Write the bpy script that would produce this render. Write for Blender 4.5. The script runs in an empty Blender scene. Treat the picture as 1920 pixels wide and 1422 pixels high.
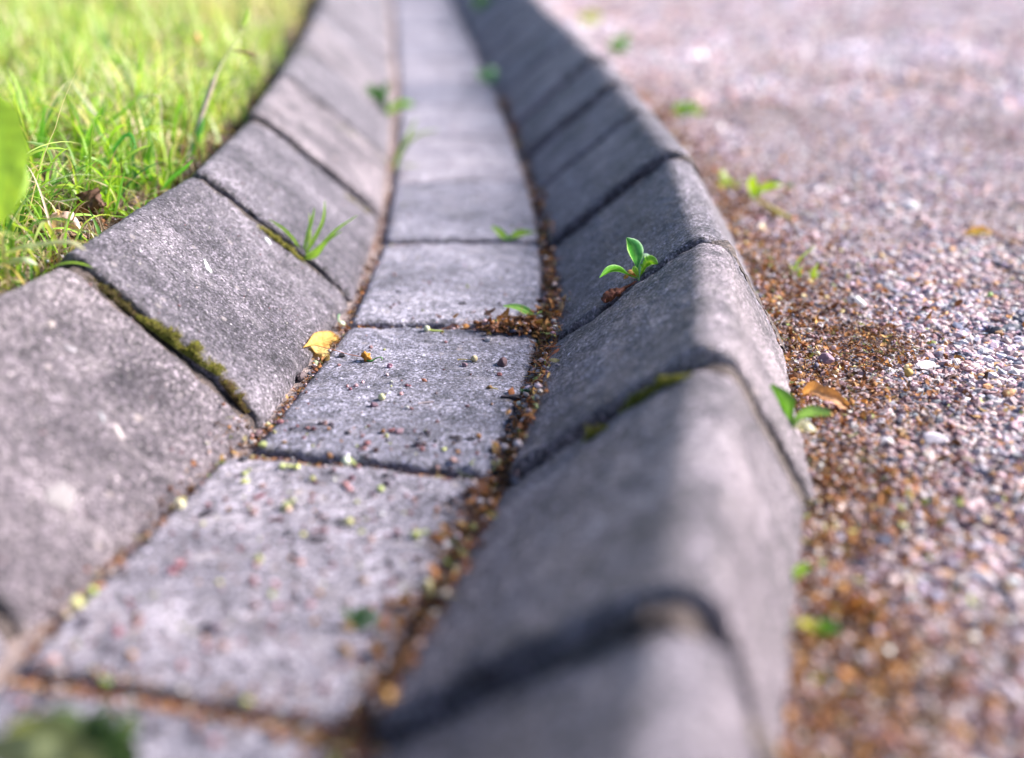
import bpy, math, random
import numpy as np
from mathutils import Vector, Matrix, noise
from mathutils.bvhtree import BVHTree

random.seed(7)
rng = np.random.default_rng(7)
R_ = math.radians
S = bpy.context.scene
COL = S.collection

# ------------------------------------------------------------------ camera, light, exposure
CAM_H, PITCH, FPX = 0.30, R_(23.183), 2265.0
cam_d = bpy.data.cameras.new('camera')
cam = bpy.data.objects.new('camera', cam_d)
COL.objects.link(cam)
cam.location = (0, 0, CAM_H)
cam.rotation_euler = (math.pi / 2 - PITCH, 0, 0)
cam_d.sensor_width = 36
cam_d.lens = FPX / 1920 * 36
cam_d.clip_start = 0.01
cam_d.clip_end = 500
cam_d.dof.use_dof = True
cam_d.dof.focus_distance = 0.775
cam_d.dof.aperture_fstop = 2.35
cam_d.dof.aperture_blades = 0
S.camera = cam

SUN_AZ, SUN_EL = R_(74), R_(31.5)          # clockwise from +Y, above the horizon
w = bpy.data.worlds.new('World')
S.world = w
w.use_nodes = True
wn = w.node_tree
sky = wn.nodes.new('ShaderNodeTexSky')
sky.sky_type = 'NISHITA'
sky.sun_disc = False
sky.sun_elevation = SUN_EL
sky.sun_rotation = SUN_AZ
sky.air_density = 1.0
sky.dust_density = 0.6
sky.ozone_density = 2.0
wn.links.new(sky.outputs['Color'], wn.nodes['Background'].inputs['Color'])
wn.nodes['Background'].inputs['Strength'].default_value = 0.072
sd = bpy.data.lights.new('sun', 'SUN')
sd.energy = 5.0
sd.angle = R_(24)
sd.color = (1.0, 0.925, 0.885)
sun = bpy.data.objects.new('sun', sd)
COL.objects.link(sun)
sdir = Vector((math.sin(SUN_AZ) * math.cos(SUN_EL), math.cos(SUN_AZ) * math.cos(SUN_EL), math.sin(SUN_EL)))
sun.rotation_euler = sdir.to_track_quat('Z', 'Y').to_euler()
sun.location = (1, 1, 2)
S.view_settings.view_transform = 'Standard'
S.view_settings.look = 'None'
S.view_settings.exposure = 1.6
S.view_settings.gamma = 1.0
S.cycles.use_denoising = True
S.cycles.max_bounces = 8
S.cycles.transparent_max_bounces = 4

# ------------------------------------------------------------------ helpers
CP, SP = math.cos(PITCH), math.sin(PITCH)
def ray(px, py):
    u = (px - 960) / FPX; v = -(py - 711) / FPX
    return Vector((u, CP + v * SP, -SP + v * CP))
def at(px, py, depth):
    return Vector((0, 0, CAM_H)) + ray(px, py) * depth
def depth_of(p):
    return p[1] * CP - (p[2] - CAM_H) * SP
VIEW = Vector((0, CP, -SP))

def mesh_obj(name, verts, faces, mat, parent=None, origin=(0, 0, 0), smooth=True, cols=None, mesh_name=None):
    me = bpy.data.meshes.new(mesh_name or name)
    o0 = np.array(origin, float)
    v = np.asarray(verts, float).reshape(-1, 3) - o0
    if isinstance(faces, np.ndarray):
        nf, k = faces.shape
        me.vertices.add(len(v)); me.vertices.foreach_set('co', v.ravel())
        me.loops.add(nf * k); me.loops.foreach_set('vertex_index', faces.ravel().astype(np.int32))
        me.polygons.add(nf)
        me.polygons.foreach_set('loop_start', np.arange(0, nf * k, k, dtype=np.int32))
        me.update(calc_edges=True)
    else:
        me.from_pydata([tuple(x) for x in v], [], faces)
        me.update()
    me.polygons.foreach_set('use_smooth', np.full(len(me.polygons), smooth))
    if cols is not None:
        a = me.color_attributes.new('Col', 'FLOAT_COLOR', 'POINT')
        c = np.asarray(cols, float)
        if c.shape[1] == 3: c = np.hstack([c, np.ones((len(c), 1))])
        a.data.foreach_set('color', c.ravel())
    me.materials.append(mat)
    o = bpy.data.objects.new(name, me)
    COL.objects.link(o)
    if parent is not None:
        o.parent = parent
        o.location = Vector(origin) - parent.location
    else:
        o.location = origin
    return o

def thing(name, label, cat, loc, group=None):
    o = bpy.data.objects.new(name, None)
    o.empty_display_size = 0.01
    COL.objects.link(o)
    o.location = loc
    o['label'] = label; o['category'] = cat
    if group: o['group'] = group
    return o
def tag(o, label=None, cat=None, group=None, kind=None):
    if label: o['label'] = label
    if cat: o['category'] = cat
    if group: o['group'] = group
    if kind: o['kind'] = kind
    return o

def catmull(pts, n):
    """smooth resampling of a list of equal-length tuples to n samples"""
    P = np.asarray(pts, float)
    if len(P) < 3:
        t = np.linspace(0, 1, n)[:, None]
        return P[0] * (1 - t) + P[-1] * t
    Q = np.vstack([2 * P[0] - P[1], P, 2 * P[-1] - P[-2]])
    out = []
    for t in np.linspace(0, len(P) - 1, n):
        i = min(int(t), len(P) - 2); f = t - i
        a, b, c, d = Q[i], Q[i + 1], Q[i + 2], Q[i + 3]
        out.append(0.5 * ((2 * b) + (-a + c) * f + (2 * a - 5 * b + 4 * c - d) * f * f + (-a + 3 * b - 3 * c + d) * f ** 3))
    return np.array(out)

# ------------------------------------------------------------------ materials
def new_mat(name):
    m = bpy.data.materials.new(name); m.use_nodes = True
    nt = m.node_tree
    return m, nt, nt.nodes, nt.links, nt.nodes['Principled BSDF']
def ramp(N, stops, interp='LINEAR'):
    r = N.new('ShaderNodeValToRGB')
    r.color_ramp.interpolation = interp
    e = r.color_ramp.elements
    while len(e) < len(stops): e.new(0.5)
    for el, (p, c) in zip(e, stops):
        el.position = p
        el.color = (*c, 1) if isinstance(c, tuple) else (c, c, c, 1)
    return r
def tex(N, L, coord, kind, scale, detail=4, rough=0.6):
    t = N.new('ShaderNodeTex' + kind)
    t.inputs['Scale'].default_value = scale
    if kind == 'Noise':
        t.inputs['Detail'].default_value = detail; t.inputs['Roughness'].default_value = rough
    L.new(coord, t.inputs['Vector'])
    return t
def mix(N, L, kind, f, a, b):
    m = N.new('ShaderNodeMix'); m.data_type = 'RGBA'; m.blend_type = kind
    for inp, v in ((m.inputs[0], f), (m.inputs[6], a), (m.inputs[7], b)):
        if hasattr(v, 'links'): L.new(v, inp)
        elif isinstance(v, tuple): inp.default_value = (*v, 1)
        else: inp.default_value = v
    return m.outputs[2]

def concrete(name, dark, mid, light, speck=0.5, bump=0.5, scuff=0.3, mott=0.5):
    m, nt, N, L, b = new_mat(name)
    tc = N.new('ShaderNodeTexCoord'); oi = N.new('ShaderNodeObjectInfo')
    off = N.new('ShaderNodeVectorMath'); off.operation = 'MULTIPLY_ADD'
    L.new(oi.outputs['Random'], off.inputs[0]); off.inputs[1].default_value = (7.3, 3.1, 5.7)
    L.new(tc.outputs['Object'], off.inputs[2])
    C = off.outputs[0]
    n1 = tex(N, L, C, 'Noise', 16, 6, 0.65)
    n2 = tex(N, L, C, 'Noise', 620, 4, 0.85)
    n3 = tex(N, L, C, 'Noise', 60, 5, 0.7)
    r1 = ramp(N, [(0.3, dark), (0.52, mid), (0.75, light)]); 
    add = N.new('ShaderNodeMath'); add.operation = 'MULTIPLY_ADD'
    L.new(n2.outputs[0], add.inputs[0]); add.inputs[1].default_value = 1.15; 
    mm = N.new('ShaderNodeMath'); mm.operation = 'MULTIPLY_ADD'
    L.new(n1.outputs[0], mm.inputs[0]); mm.inputs[1].default_value = 0.8; mm.inputs[2].default_value = -0.71 - (mott - .5) * .5
    m3 = N.new('ShaderNodeMath'); m3.operation = 'MULTIPLY_ADD'
    L.new(n3.outputs[0], m3.inputs[0]); m3.inputs[1].default_value = mott; L.new(mm.outputs[0], m3.inputs[2])
    L.new(m3.outputs[0], add.inputs[2])
    L.new(add.outputs[0], r1.inputs[0])
    col = r1.outputs[0]
    # pale and dark aggregate grains
    v = tex(N, L, C, 'Voronoi', 560)
    sr = N.new('ShaderNodeSeparateColor'); L.new(v.outputs['Color'], sr.inputs[0])
    g1 = N.new('ShaderNodeMath'); g1.operation = 'GREATER_THAN'; L.new(sr.outputs[0], g1.inputs[0]); g1.inputs[1].default_value = 0.86
    d1 = N.new('ShaderNodeMath'); d1.operation = 'LESS_THAN'; L.new(v.outputs['Distance'], d1.inputs[0]); d1.inputs[1].default_value = 0.42
    k1 = N.new('ShaderNodeMath'); k1.operation = 'MULTIPLY'; L.new(g1.outputs[0], k1.inputs[0]); L.new(d1.outputs[0], k1.inputs[1])
    k2 = N.new('ShaderNodeMath'); k2.operation = 'MULTIPLY'; L.new(k1.outputs[0], k2.inputs[0]); k2.inputs[1].default_value = speck
    col = mix(N, L, 'MIX', k2.outputs[0], col, (0.50, 0.46, 0.46))
    g2 = N.new('ShaderNodeMath'); g2.operation = 'LESS_THAN'; L.new(sr.outputs[1], g2.inputs[0]); g2.inputs[1].default_value = 0.16
    k3 = N.new('ShaderNodeMath'); k3.operation = 'MULTIPLY'; L.new(g2.outputs[0], k3.inputs[0]); L.new(d1.outputs[0], k3.inputs[1])
    k4 = N.new('ShaderNodeMath'); k4.operation = 'MULTIPLY'; L.new(k3.outputs[0], k4.inputs[0]); k4.inputs[1].default_value = 0.6
    col = mix(N, L, 'MIX', k4.outputs[0], col, (0.035, 0.03, 0.035))
    # sandy grain, cell by cell, and pale scuffs
    vg = tex(N, L, C, 'Voronoi', 760)
    sg = N.new('ShaderNodeSeparateColor'); L.new(vg.outputs['Color'], sg.inputs[0])
    rg = ramp(N, [(0.0, 0.22), (0.22, 0.6), (0.6, 0.98), (0.85, 1.35), (0.97, 1.9), (1.0, 2.6)]); L.new(sg.outputs[2], rg.inputs[0])
    col = mix(N, L, 'MULTIPLY', 1.0, col, rg.outputs[0])
    vh = tex(N, L, C, 'Voronoi', 380)
    sh = N.new('ShaderNodeSeparateColor'); L.new(vh.outputs['Color'], sh.inputs[0])
    rh = ramp(N, [(0.0, 0.42), (0.12, 0.8), (0.5, 1.0), (0.88, 1.15), (1.0, 1.7)]); L.new(sh.outputs[0], rh.inputs[0])
    col = mix(N, L, 'MULTIPLY', 1.0, col, rh.outputs[0])
    mp = N.new('ShaderNodeMapping'); mp.inputs['Scale'].default_value = (1.0, 3.5, 1.0); mp.inputs['Rotation'].default_value = (0, 0, 0.6); L.new(C, mp.inputs['Vector'])
    ns = tex(N, L, mp.outputs[0], 'Noise', 26, 7, 0.75)
    rs_ = ramp(N, [(0.54, 0.0), (0.66, scuff)]); L.new(ns.outputs[0], rs_.inputs[0])
    col = mix(N, L, 'MIX', rs_.outputs[0], col, (0.46, 0.42, 0.44))
    # larger pale stones showing at the surface
    v2 = tex(N, L, C, 'Voronoi', 75)
    s2 = N.new('ShaderNodeSeparateColor'); L.new(v2.outputs['Color'], s2.inputs[0])
    g3 = N.new('ShaderNodeMath'); g3.operation = 'GREATER_THAN'; L.new(s2.outputs[0], g3.inputs[0]); g3.inputs[1].default_value = 0.84
    nd = N.new('ShaderNodeMath'); nd.operation = 'MULTIPLY_ADD'; L.new(n2.outputs[0], nd.inputs[0]); nd.inputs[1].default_value = 0.35; L.new(v2.outputs['Distance'], nd.inputs[2])
    d2 = N.new('ShaderNodeMath'); d2.operation = 'LESS_THAN'; L.new(nd.outputs[0], d2.inputs[0]); d2.inputs[1].default_value = 0.34
    k5 = N.new('ShaderNodeMath'); k5.operation = 'MULTIPLY'; L.new(g3.outputs[0], k5.inputs[0]); L.new(d2.outputs[0], k5.inputs[1])
    k6 = N.new('ShaderNodeMath'); k6.operation = 'MULTIPLY'; L.new(k5.outputs[0], k6.inputs[0]); k6.inputs[1].default_value = 0.55
    col = mix(N, L, 'MIX', k6.outputs[0], col, (0.48, 0.42, 0.40))
    # per stone tint
    tr = ramp(N, [(0.0, (0.82, 0.82, 0.87)), (0.5, (1.0, 0.98, 1.0)), (1.0, (1.18, 1.12, 1.10))])
    L.new(oi.outputs['Random'], tr.inputs[0])
    col = mix(N, L, 'MULTIPLY', 1.0, col, tr.outputs[0])
    L.new(col, b.inputs['Base Color'])
    b.inputs['Roughness'].default_value = 0.6
    b.inputs['Specular IOR Level'].default_value = 0.5
    bp = N.new('ShaderNodeBump'); bp.inputs['Strength'].default_value = bump; bp.inputs['Distance'].default_value = 0.0030
    nb = tex(N, L, C, 'Noise', 520, 5, 0.8)
    hs = N.new('ShaderNodeMath'); hs.operation = 'MULTIPLY_ADD'; L.new(k1.outputs[0], hs.inputs[0]); hs.inputs[1].default_value = 0.3; L.new(nb.outputs[0], hs.inputs[2])
    L.new(hs.outputs[0], bp.inputs['Height']); L.new(bp.outputs[0], b.inputs['Normal'])
    return m

M = {}
M['kerb_l'] = concrete('weathered_concrete', (0.040, 0.034, 0.044), (0.150, 0.131, 0.154), (0.35, 0.31, 0.34), 0.55, 1.0, 0.32, 0.45)
M['kerb_r'] = concrete('kerb_concrete', (0.038, 0.033, 0.045), (0.182, 0.157, 0.188), (0.44, 0.385, 0.425), 0.5, 1.0, 0.3)
M['slab'] = concrete('slab_concrete', (0.098, 0.095, 0.124), (0.272, 0.260, 0.320), (0.49, 0.46, 0.525), 0.4, 0.9, 0.5, 0.7)

def col_mat(name, rough=0.8, trans=0.0, spec=0.4, bump=0.0, scale=400, vary=0.0, sss=0.0):
    """colour from the mesh attribute, with grain"""
    m, nt, N, L, b = new_mat(name)
    at_ = N.new('ShaderNodeAttribute'); at_.attribute_name = 'Col'
    col = at_.outputs['Color']
    tc = N.new('ShaderNodeTexCoord')
    if vary:
        n = tex(N, L, tc.outputs['Object'], 'Noise', scale, 3, 0.7)
        r = ramp(N, [(0.3, 1 - vary), (0.7, 1 + vary)]); L.new(n.outputs[0], r.inputs[0])
        col = mix(N, L, 'MULTIPLY', 1.0, col, r.outputs[0])
    L.new(col, b.inputs['Base Color'])
    b.inputs['Roughness'].default_value = rough
    b.inputs['Specular IOR Level'].default_value = spec
    if bump:
        nb = tex(N, L, tc.outputs['Object'], 'Noise', scale * 1.5, 3, 0.7)
        bp = N.new('ShaderNodeBump'); bp.inputs['Strength'].default_value = bump; bp.inputs['Distance'].default_value = 0.0006
        L.new(nb.outputs[0], bp.inputs['Height']); L.new(bp.outputs[0], b.inputs['Normal'])
    if trans:
        t = N.new('ShaderNodeBsdfTranslucent')
        tcn = mix(N, L, 'MULTIPLY', 1.0, col, (1.35, 1.25, 0.6))
        L.new(tcn, t.inputs['Color'])
        ms = N.new('ShaderNodeMixShader'); ms.inputs[0].default_value = trans
        L.new(b.outputs[0], ms.inputs[1]); L.new(t.outputs[0], ms.inputs[2])
        L.new(ms.outputs[0], N['Material Output'].inputs['Surface'])
    return m
M['grass'] = col_mat('grass_blade', 0.45, 0.45, 0.5)
M['leaf'] = col_mat('green_leaf', 0.38, 0.42, 0.5, 0.25, 500, 0.12)
M['dry'] = col_mat('dry_leaf', 0.7, 0.30, 0.3, 0.5, 350, 0.3)
M['litter'] = col_mat('litter', 0.75, 0.12, 0.3, 0.4, 700, 0.3)
M['stone'] = col_mat('pebble', 0.75, 0, 0.4, 0.6, 700, 0.25)
M['fruit'] = col_mat('small_fruit', 0.55, 0.0, 0.4, 0.3, 900, 0.12)
M['moss'] = col_mat('moss_green', 0.8, 0.25, 0.2)

def soil_mat(name, stops, scale, bump, dist, big=None):
    m, nt, N, L, b = new_mat(name)
    tc = N.new('ShaderNodeTexCoord')
    v = tex(N, L, tc.outputs['Object'], 'Voronoi', scale)
    s = N.new('ShaderNodeSeparateColor'); L.new(v.outputs['Color'], s.inputs[0])
    r = ramp(N, stops, 'CONSTANT' if len(stops) > 4 else 'LINEAR'); L.new(s.outputs[0], r.inputs[0])
    n = tex(N, L, tc.outputs['Object'], 'Noise', 7, 5, 0.65)
    rr = ramp(N, [(0.3, 0.78), (0.7, 1.2)]); L.new(n.outputs[0], rr.inputs[0])
    col = mix(N, L, 'MULTIPLY', 1.0, r.outputs[0], rr.outputs[0])
    if big:
        n2 = tex(N, L, tc.outputs['Object'], 'Noise', 11, 4, 0.6)
        r2 = ramp(N, [(0.5, 0.0), (0.62, 0.8)]); L.new(n2.outputs[0], r2.inputs[0])
        col = mix(N, L, 'MIX', r2.outputs[0], col, big)
    L.new(col, b.inputs['Base Color']); b.inputs['Roughness'].default_value = 0.85
    bp = N.new('ShaderNodeBump'); bp.inputs['Strength'].default_value = bump; bp.inputs['Distance'].default_value = dist
    inv = N.new('ShaderNodeMath'); inv.operation = 'SUBTRACT'; inv.inputs[0].default_value = 1.0
    L.new(v.outputs['Distance'], inv.inputs[1])
    L.new(inv.outputs[0], bp.inputs['Height']); L.new(bp.outputs[0], b.inputs['Normal'])
    return m
M['gravel_bed'] = soil_mat('gravel_bed', [(0, (0.27, 0.21, 0.225)), (0.25, (0.33, 0.30, 0.33)), (0.45, (0.14, 0.11, 0.13)), (0.6, (0.36, 0.29, 0.29)), (0.75, (0.20, 0.14, 0.145)), (0.9, (0.44, 0.39, 0.38))], 330, 0.8, 0.002)
M['soil'] = soil_mat('dark_soil', [(0, (0.035, 0.022, 0.016)), (0.5, (0.07, 0.045, 0.03)), (1, (0.12, 0.08, 0.055))], 300, 0.8, 0.003)
M['sand'] = soil_mat('joint_sand', [(0, (0.20, 0.14, 0.125)), (0.5, (0.34, 0.26, 0.24)), (1, (0.46, 0.37, 0.34))], 900, 0.6, 0.001)

M['joint_dirt'] = soil_mat('joint_dirt', [(0, (0.015, 0.011, 0.012)), (0.5, (0.05, 0.036, 0.034)), (1, (0.12, 0.09, 0.08))], 700, 0.8, 0.001)

# ------------------------------------------------------------------ the line of the gutter
KY = [-1.0, -.30, -.02, .13, .25, .35, .455, .562, .638, .756, .853, .99, 1.13, 1.31, 1.516, 1.746, 2.11, 2.56, 2.976, 3.5, 4.3, 5.2, 6.5, 9.0]
KX = [-.50, -.240, -.157, -.114, -.083, -.0575, -.0320, -.0065, .009, .0240, .0305, .0315, .0265, .015, .000, -.019, -.055, -.098, -.141, -.205, -.33, -.50, -.80, -1.5]
# cubic Hermite through smoothed slopes
_sl = np.gradient(KX, KY)
def rx(y):
    i = int(np.clip(np.searchsorted(KY, y) - 1, 0, len(KY) - 2))
    h = KY[i + 1] - KY[i]; t = (y - KY[i]) / h
    a, b = KX[i], KX[i + 1]; ma, mb = _sl[i] * h, _sl[i + 1] * h
    return (2*t**3 - 3*t*t + 1) * a + (t**3 - 2*t*t + t) * ma + (-2*t**3 + 3*t*t) * b + (t**3 - t*t) * mb
def frame(y):
    d = (rx(y + .03) - rx(y - .03)) / .06
    l = math.hypot(1, d)
    return np.array([rx(y), y, 0.0]), np.array([1 / l, -d / l, 0.0])
def q(y, a, z=0.0):
    P, n = frame(y)
    return P + n * a + np.array([0, 0, z])
def y_for(a, yt):
    lo, hi = yt - .3, yt + .3
    for _ in range(30):
        m_ = (lo + hi) / 2
        if q(m_, a)[1] < yt: lo = m_
        else: hi = m_
    return (lo + hi) / 2
WID = 0.150
def extra(y):
    t = min(1, max(0, (.62 - y) / .2)); return .014 * t * t * (3 - 2 * t)
def frame_left(y):
    P, n = frame(y_for(-WID, y))
    return P - n * extra(y), n

# ------------------------------------------------------------------ stones: rounded prisms between two joints
def prism(name, fa, fb, prof, gap, rad, n_u, amp, parent, mat, dz=0.0, da=0.0, seed=0, tilt=0.0, taper=0.0, dish=0.0, crest=(0, 0)):
    """sweep a closed section (run, rise) from joint fa to joint fb, ends rounded off"""
    prof = np.asarray(prof, float)
    n = len(prof)
    nxt, prv = np.roll(prof, -1, 0), np.roll(prof, 1, 0)
    t = nxt - prv; t /= np.linalg.norm(t, axis=1)[:, None] + 1e-12
    nin = np.stack([-t[:, 1], t[:, 0]], 1)          # inward for counter-clockwise sections
    area = 0.5 * np.sum(prof[:, 0] * nxt[:, 1] - nxt[:, 0] * prof[:, 1])
    if area < 0: nin = -nin
    (Pa, na), (Pb, nb) = fa, fb
    Lg = np.linalg.norm(Pb - Pa)
    g = gap / 2 / Lg
    secs = []
    for k in range(5):
        ang = k / 4 * math.pi / 2
        secs.append((g + rad * (1 - math.sin(ang)) / Lg * 1.0, rad * (1 - math.sin(ang)) if False else rad * (1 - math.cos(math.pi / 2 - ang))))
    ua = []
    for k in range(5):
        th = k / 4 * math.pi / 2                    # 0 at the end face
        ua.append((g + rad * (1 - math.cos(th)) / Lg, rad * (1 - math.sin(th))))
    mid = [(u, 0.0) for u in np.linspace(ua[-1][0], 1 - ua[-1][0], n_u)[1:-1]]
    secs = ua + mid + [(1 - u, i) for u, i in reversed(ua)]
    V = []
    for u, ins in secs:
        pr = prof + nin * ins
        for (a, z) in pr:
            cr = crest[0] * (1 - u) + crest[1] * u
            aa = a + da + (u - .5) * taper + cr * max(0, min(a / .1, 1)) * max(0, min(1, (.168 - a) / .06)) - cr * .75 * max(0, min(1, (a - .125) / .035))
            p = (Pa + na * aa) * (1 - u) + (Pb + nb * aa) * u
            V.append((p[0], p[1], z + dz + (u - .5) * tilt))
    V = np.array(V)
    base = (Pa + na * prof[:, 0].mean() + Pb + nb * prof[:, 0].mean()) / 2
    base = np.array([base[0], base[1], prof[:, 1].min() + dz])
    ns = len(secs)
    # outward direction per vertex for relief
    out = np.zeros_like(V)
    nm = (na + nb) / 2
    for j in range(n):
        o = -nin[j]
        out[j::n] = nm * o[0] + np.array([0, 0, o[1]])
    ax = (Pb - Pa) / Lg
    for k, (u, ins) in enumerate(secs):
        e = ins / rad
        if e > 0:
            s = -1 if u < .5 else 1
            out[k * n:(k + 1) * n] = out[k * n:(k + 1) * n] * (1 - e) + ax * s * e
    for i in range(len(V)):
        p = Vector(V[i]) + Vector((seed * 3.7, seed * 1.3, seed * 2.1))
        k = i // n
        edge = 1.0 + 2.2 * (1 if secs[k][1] > 0 else max(0, 1 - min(secs[k][0] - g, 1 - g - secs[k][0]) * Lg / .012))
        d = noise.noise(p * 14) * 0.5 + noise.noise(p * 55) * 0.38 * edge + noise.noise(p * 170) * 0.32 * edge + noise.noise(p * 380) * 0.34
        c = noise.noise(p * 38 + Vector((9, 9, 9)))
        if c > .28: d -= (c - .28) * 3.0 * (edge - .6)   # chips
        if dish: 
            u = secs[k][0]; d += dish
        V[i] += out[i] * d * amp
    F = []
    for s in range(ns - 1):
        for j in range(n):
            a0, a1 = s * n + j, s * n + (j + 1) % n
            b0, b1 = a0 + n, a1 + n
            F.append((a0, b0, b1, a1) if area > 0 else (a0, a1, b1, b0))
    F.append(tuple(range(n)) if area > 0 else tuple(reversed(range(n))))
    F.append(tuple(reversed(range((ns - 1) * n, ns * n))) if area > 0 else tuple(range((ns - 1) * n, ns * n)))
    return mesh_obj(name, V, F, mat, parent, tuple(base))

def sect(keys, n_vis, under):
    vis = catmull(keys, n_vis)
    return np.vstack([vis, np.array(under)])
def resample_lin(keys, step):
    out = [np.array(keys[0], float)]
    for a, b in zip(keys[:-1], keys[1:]):
        a, b = np.array(a, float), np.array(b, float)
        k = max(1, int(round(np.linalg.norm(b - a) / step)))
        for i in range(1, k + 1): out.append(a + (b - a) * i / k)
    return np.array(out)
def smooth_line(P, it=2):
    P = P.copy()
    for _ in range(it):
        P[1:-1] = P[1:-1] * .5 + (P[:-2] + P[2:]) * .25
    return P

RKEYS = [(0.002, -.035), (0.001, -.004), (0.004, .0035), (.045, .0385), (.095, .0780), (.1005, .0800), (.112, .0775), (.1175, .0730), (.129, .052), (.146, .025), (.162, -.004), (.168, -.02), (.169, -.045)]
LKEYS = [(0.002, -.035), (0.001, -.004), (0.004, .0045), (.045, .0425), (.088, .0795), (.100, .0895), (.1065, .0925), (.113, .0910), (.119, .082), (.128, .062), (.145, .03), (.150, -.045)]
def kerb_section(keys, step, side):
    vis = smooth_line(resample_lin(keys, step), 2 if step < .003 else (1 if step < .006 else 0))
    prof = np.vstack([vis, [[.11, -.05], [.05, -.05]]])
    if side < 0:
        prof = prof.copy(); prof[:, 0] = -WID - prof[:, 0]
    return prof

bed = None
def kerb_root(label, loc):
    o = bpy.data.objects.new('kerb', None); o.empty_display_size = .01; COL.objects.link(o); o.location = loc
    o['label'] = label; o['kind'] = 'structure'
    return o
kerb_right = kerb_root('concrete kerb with a rounded ridge between slab gutter and gravel path', (0, .8, 0))
kerb_left = kerb_root('sloping concrete kerb holding back the lawn, moss in its joints', (-.25, .8, 0))

YR = [-.25, -.04, .16, .360, .562, .755, .985, 1.17, 1.325, 1.49, 1.70, 1.87, 2.04, 2.22, 2.40, 2.59, 2.78, 2.98, 3.18, 3.39, 3.6, 3.82, 4.05, 4.28, 4.52, 4.77, 5.03, 5.3]
YL = [-.22, -.01, .205, .424, .634, .857, 1.085, 1.31, 1.545, 1.78, 2.0, 2.22, 2.44, 2.66, 2.88, 3.1, 3.32, 3.54, 3.76, 3.98, 4.2, 4.42, 4.65, 4.88, 5.1]
YT = [-.24, -.03, .175, .382, .583, .795, 1.003, 1.21, 1.42, 1.63, 1.84, 2.05, 2.26, 2.47, 2.68, 2.89, 3.1, 3.31, 3.52, 3.73, 3.94, 4.15, 4.36, 4.57, 4.8, 5.0, 5.2]
def jit(fr, s, r):
    P, n = fr
    ang = r.uniform(-s, s); c, sn = math.cos(ang), math.sin(ang)
    return P, np.array([n[0] * c - n[1] * sn, n[0] * sn + n[1] * c, 0])
rr = random.Random(3)
def res(y):
    d = abs(y - .78)
    return (.0020, 100) if d < .25 else ((.004, 40) if y < 1.3 else (.010, 14))
for i in range(len(YR) - 1):
    st, nu = res((YR[i] + YR[i + 1]) / 2)
    gp = .0105 if 0 < YR[i] < .8 else .012
    prism('kerb_stone', frame(YR[i]), frame(YR[i + 1]), kerb_section(RKEYS, st, 1), gp, .0045, nu, .0011, kerb_right, M['kerb_r'],
          dz={2: -.002, 3: .0005, 4: .0015, 5: -.0022, 6: .001, 7: -.001, 8: .0012}.get(i, rr.uniform(-.002, .002)), da=rr.uniform(-.001, .0012), seed=i,
          tilt={2: -.004, 3: -.0055, 4: -.0055, 5: -.001, 6: -.004}.get(i, rr.uniform(-.005, .000)), taper={3: .002, 4: -.004, 5: .002}.get(i, rr.uniform(-.003, .003)),
          crest={1: (.014, .014), 2: (.014, .015), 3: (.014, .001)}.get(i, (0, 0)))
for i in range(len(YL) - 1):
    st, nu = res((YL[i] + YL[i + 1]) / 2)
    fa, fb = frame_left(YL[i]), frame_left(YL[i + 1])
    prism('kerb_stone', fa, fb, kerb_section(LKEYS, st, -1), (.010 if YL[i] < 1.2 else .012), .0045, nu, .0013, kerb_left, M['kerb_l'],
          dz=[0, 0, 0, -.001, .0015, -.001, .0015][i] if i < 7 else rr.uniform(-.0015, .0015), da=rr.uniform(-.0012, .0012), seed=40 + i, tilt=-.004 if i in (4, 5) else rr.uniform(-.004, .000))

# dirt packed into the joints between kerb stones
def joint_fill(ylist, keys, side, parent, inset_in, inset_out, halfw):
    V, F, k = [], [], 0
    prof = kerb_section(keys, .003, side)[:-2]
    t = np.gradient(prof, axis=0); t /= np.linalg.norm(t, axis=1)[:, None]
    nin = np.stack([-t[:, 1], t[:, 0]], 1)
    if side > 0: nin = -nin
    if (nin[:, 1]).mean() > 0: nin = -nin
    n = len(prof)
    for y in ylist:
        if y > 2.4: continue
        P, nn = frame(y) if side > 0 else frame_left(y)
        ax = np.array([-nn[1], nn[0], 0])
        for j in range(n):
            r = abs(prof[j, 0] if side > 0 else -WID - prof[j, 0])
            f = min(1, max(0, (r - .085) / .03))
            ins = inset_in * (1 - f) + inset_out * f
            for e in range(5):
                u = (e - 2) / 2 * halfw
                h = noise.noise(Vector((r * 90, y * 50 + e * .8, side * 4))) * .0022 + noise.noise(Vector((r * 400, y * 90 + e * 2.2, 1))) * .0009
                c = prof[j] + nin[j] * (ins - h)
                p = P + nn * c[0] + ax * u
                V.append((p[0], p[1], c[1]))
        for j in range(n - 1):
            for e in range(4):
                a = k + j * 5 + e
                F.append((a, a + 1, a + 6, a + 5))
        k = len(V)
    o = mesh_obj('joint_dirt', V, F, M['joint_dirt'], parent, tuple(parent.location))
    o['kind'] = 'stuff'
joint_fill(YR, RKEYS, 1, kerb_right, .0125, .0004, .007)
joint_fill(YL, LKEYS, -1, kerb_left, .0055, .004, .007)

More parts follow.
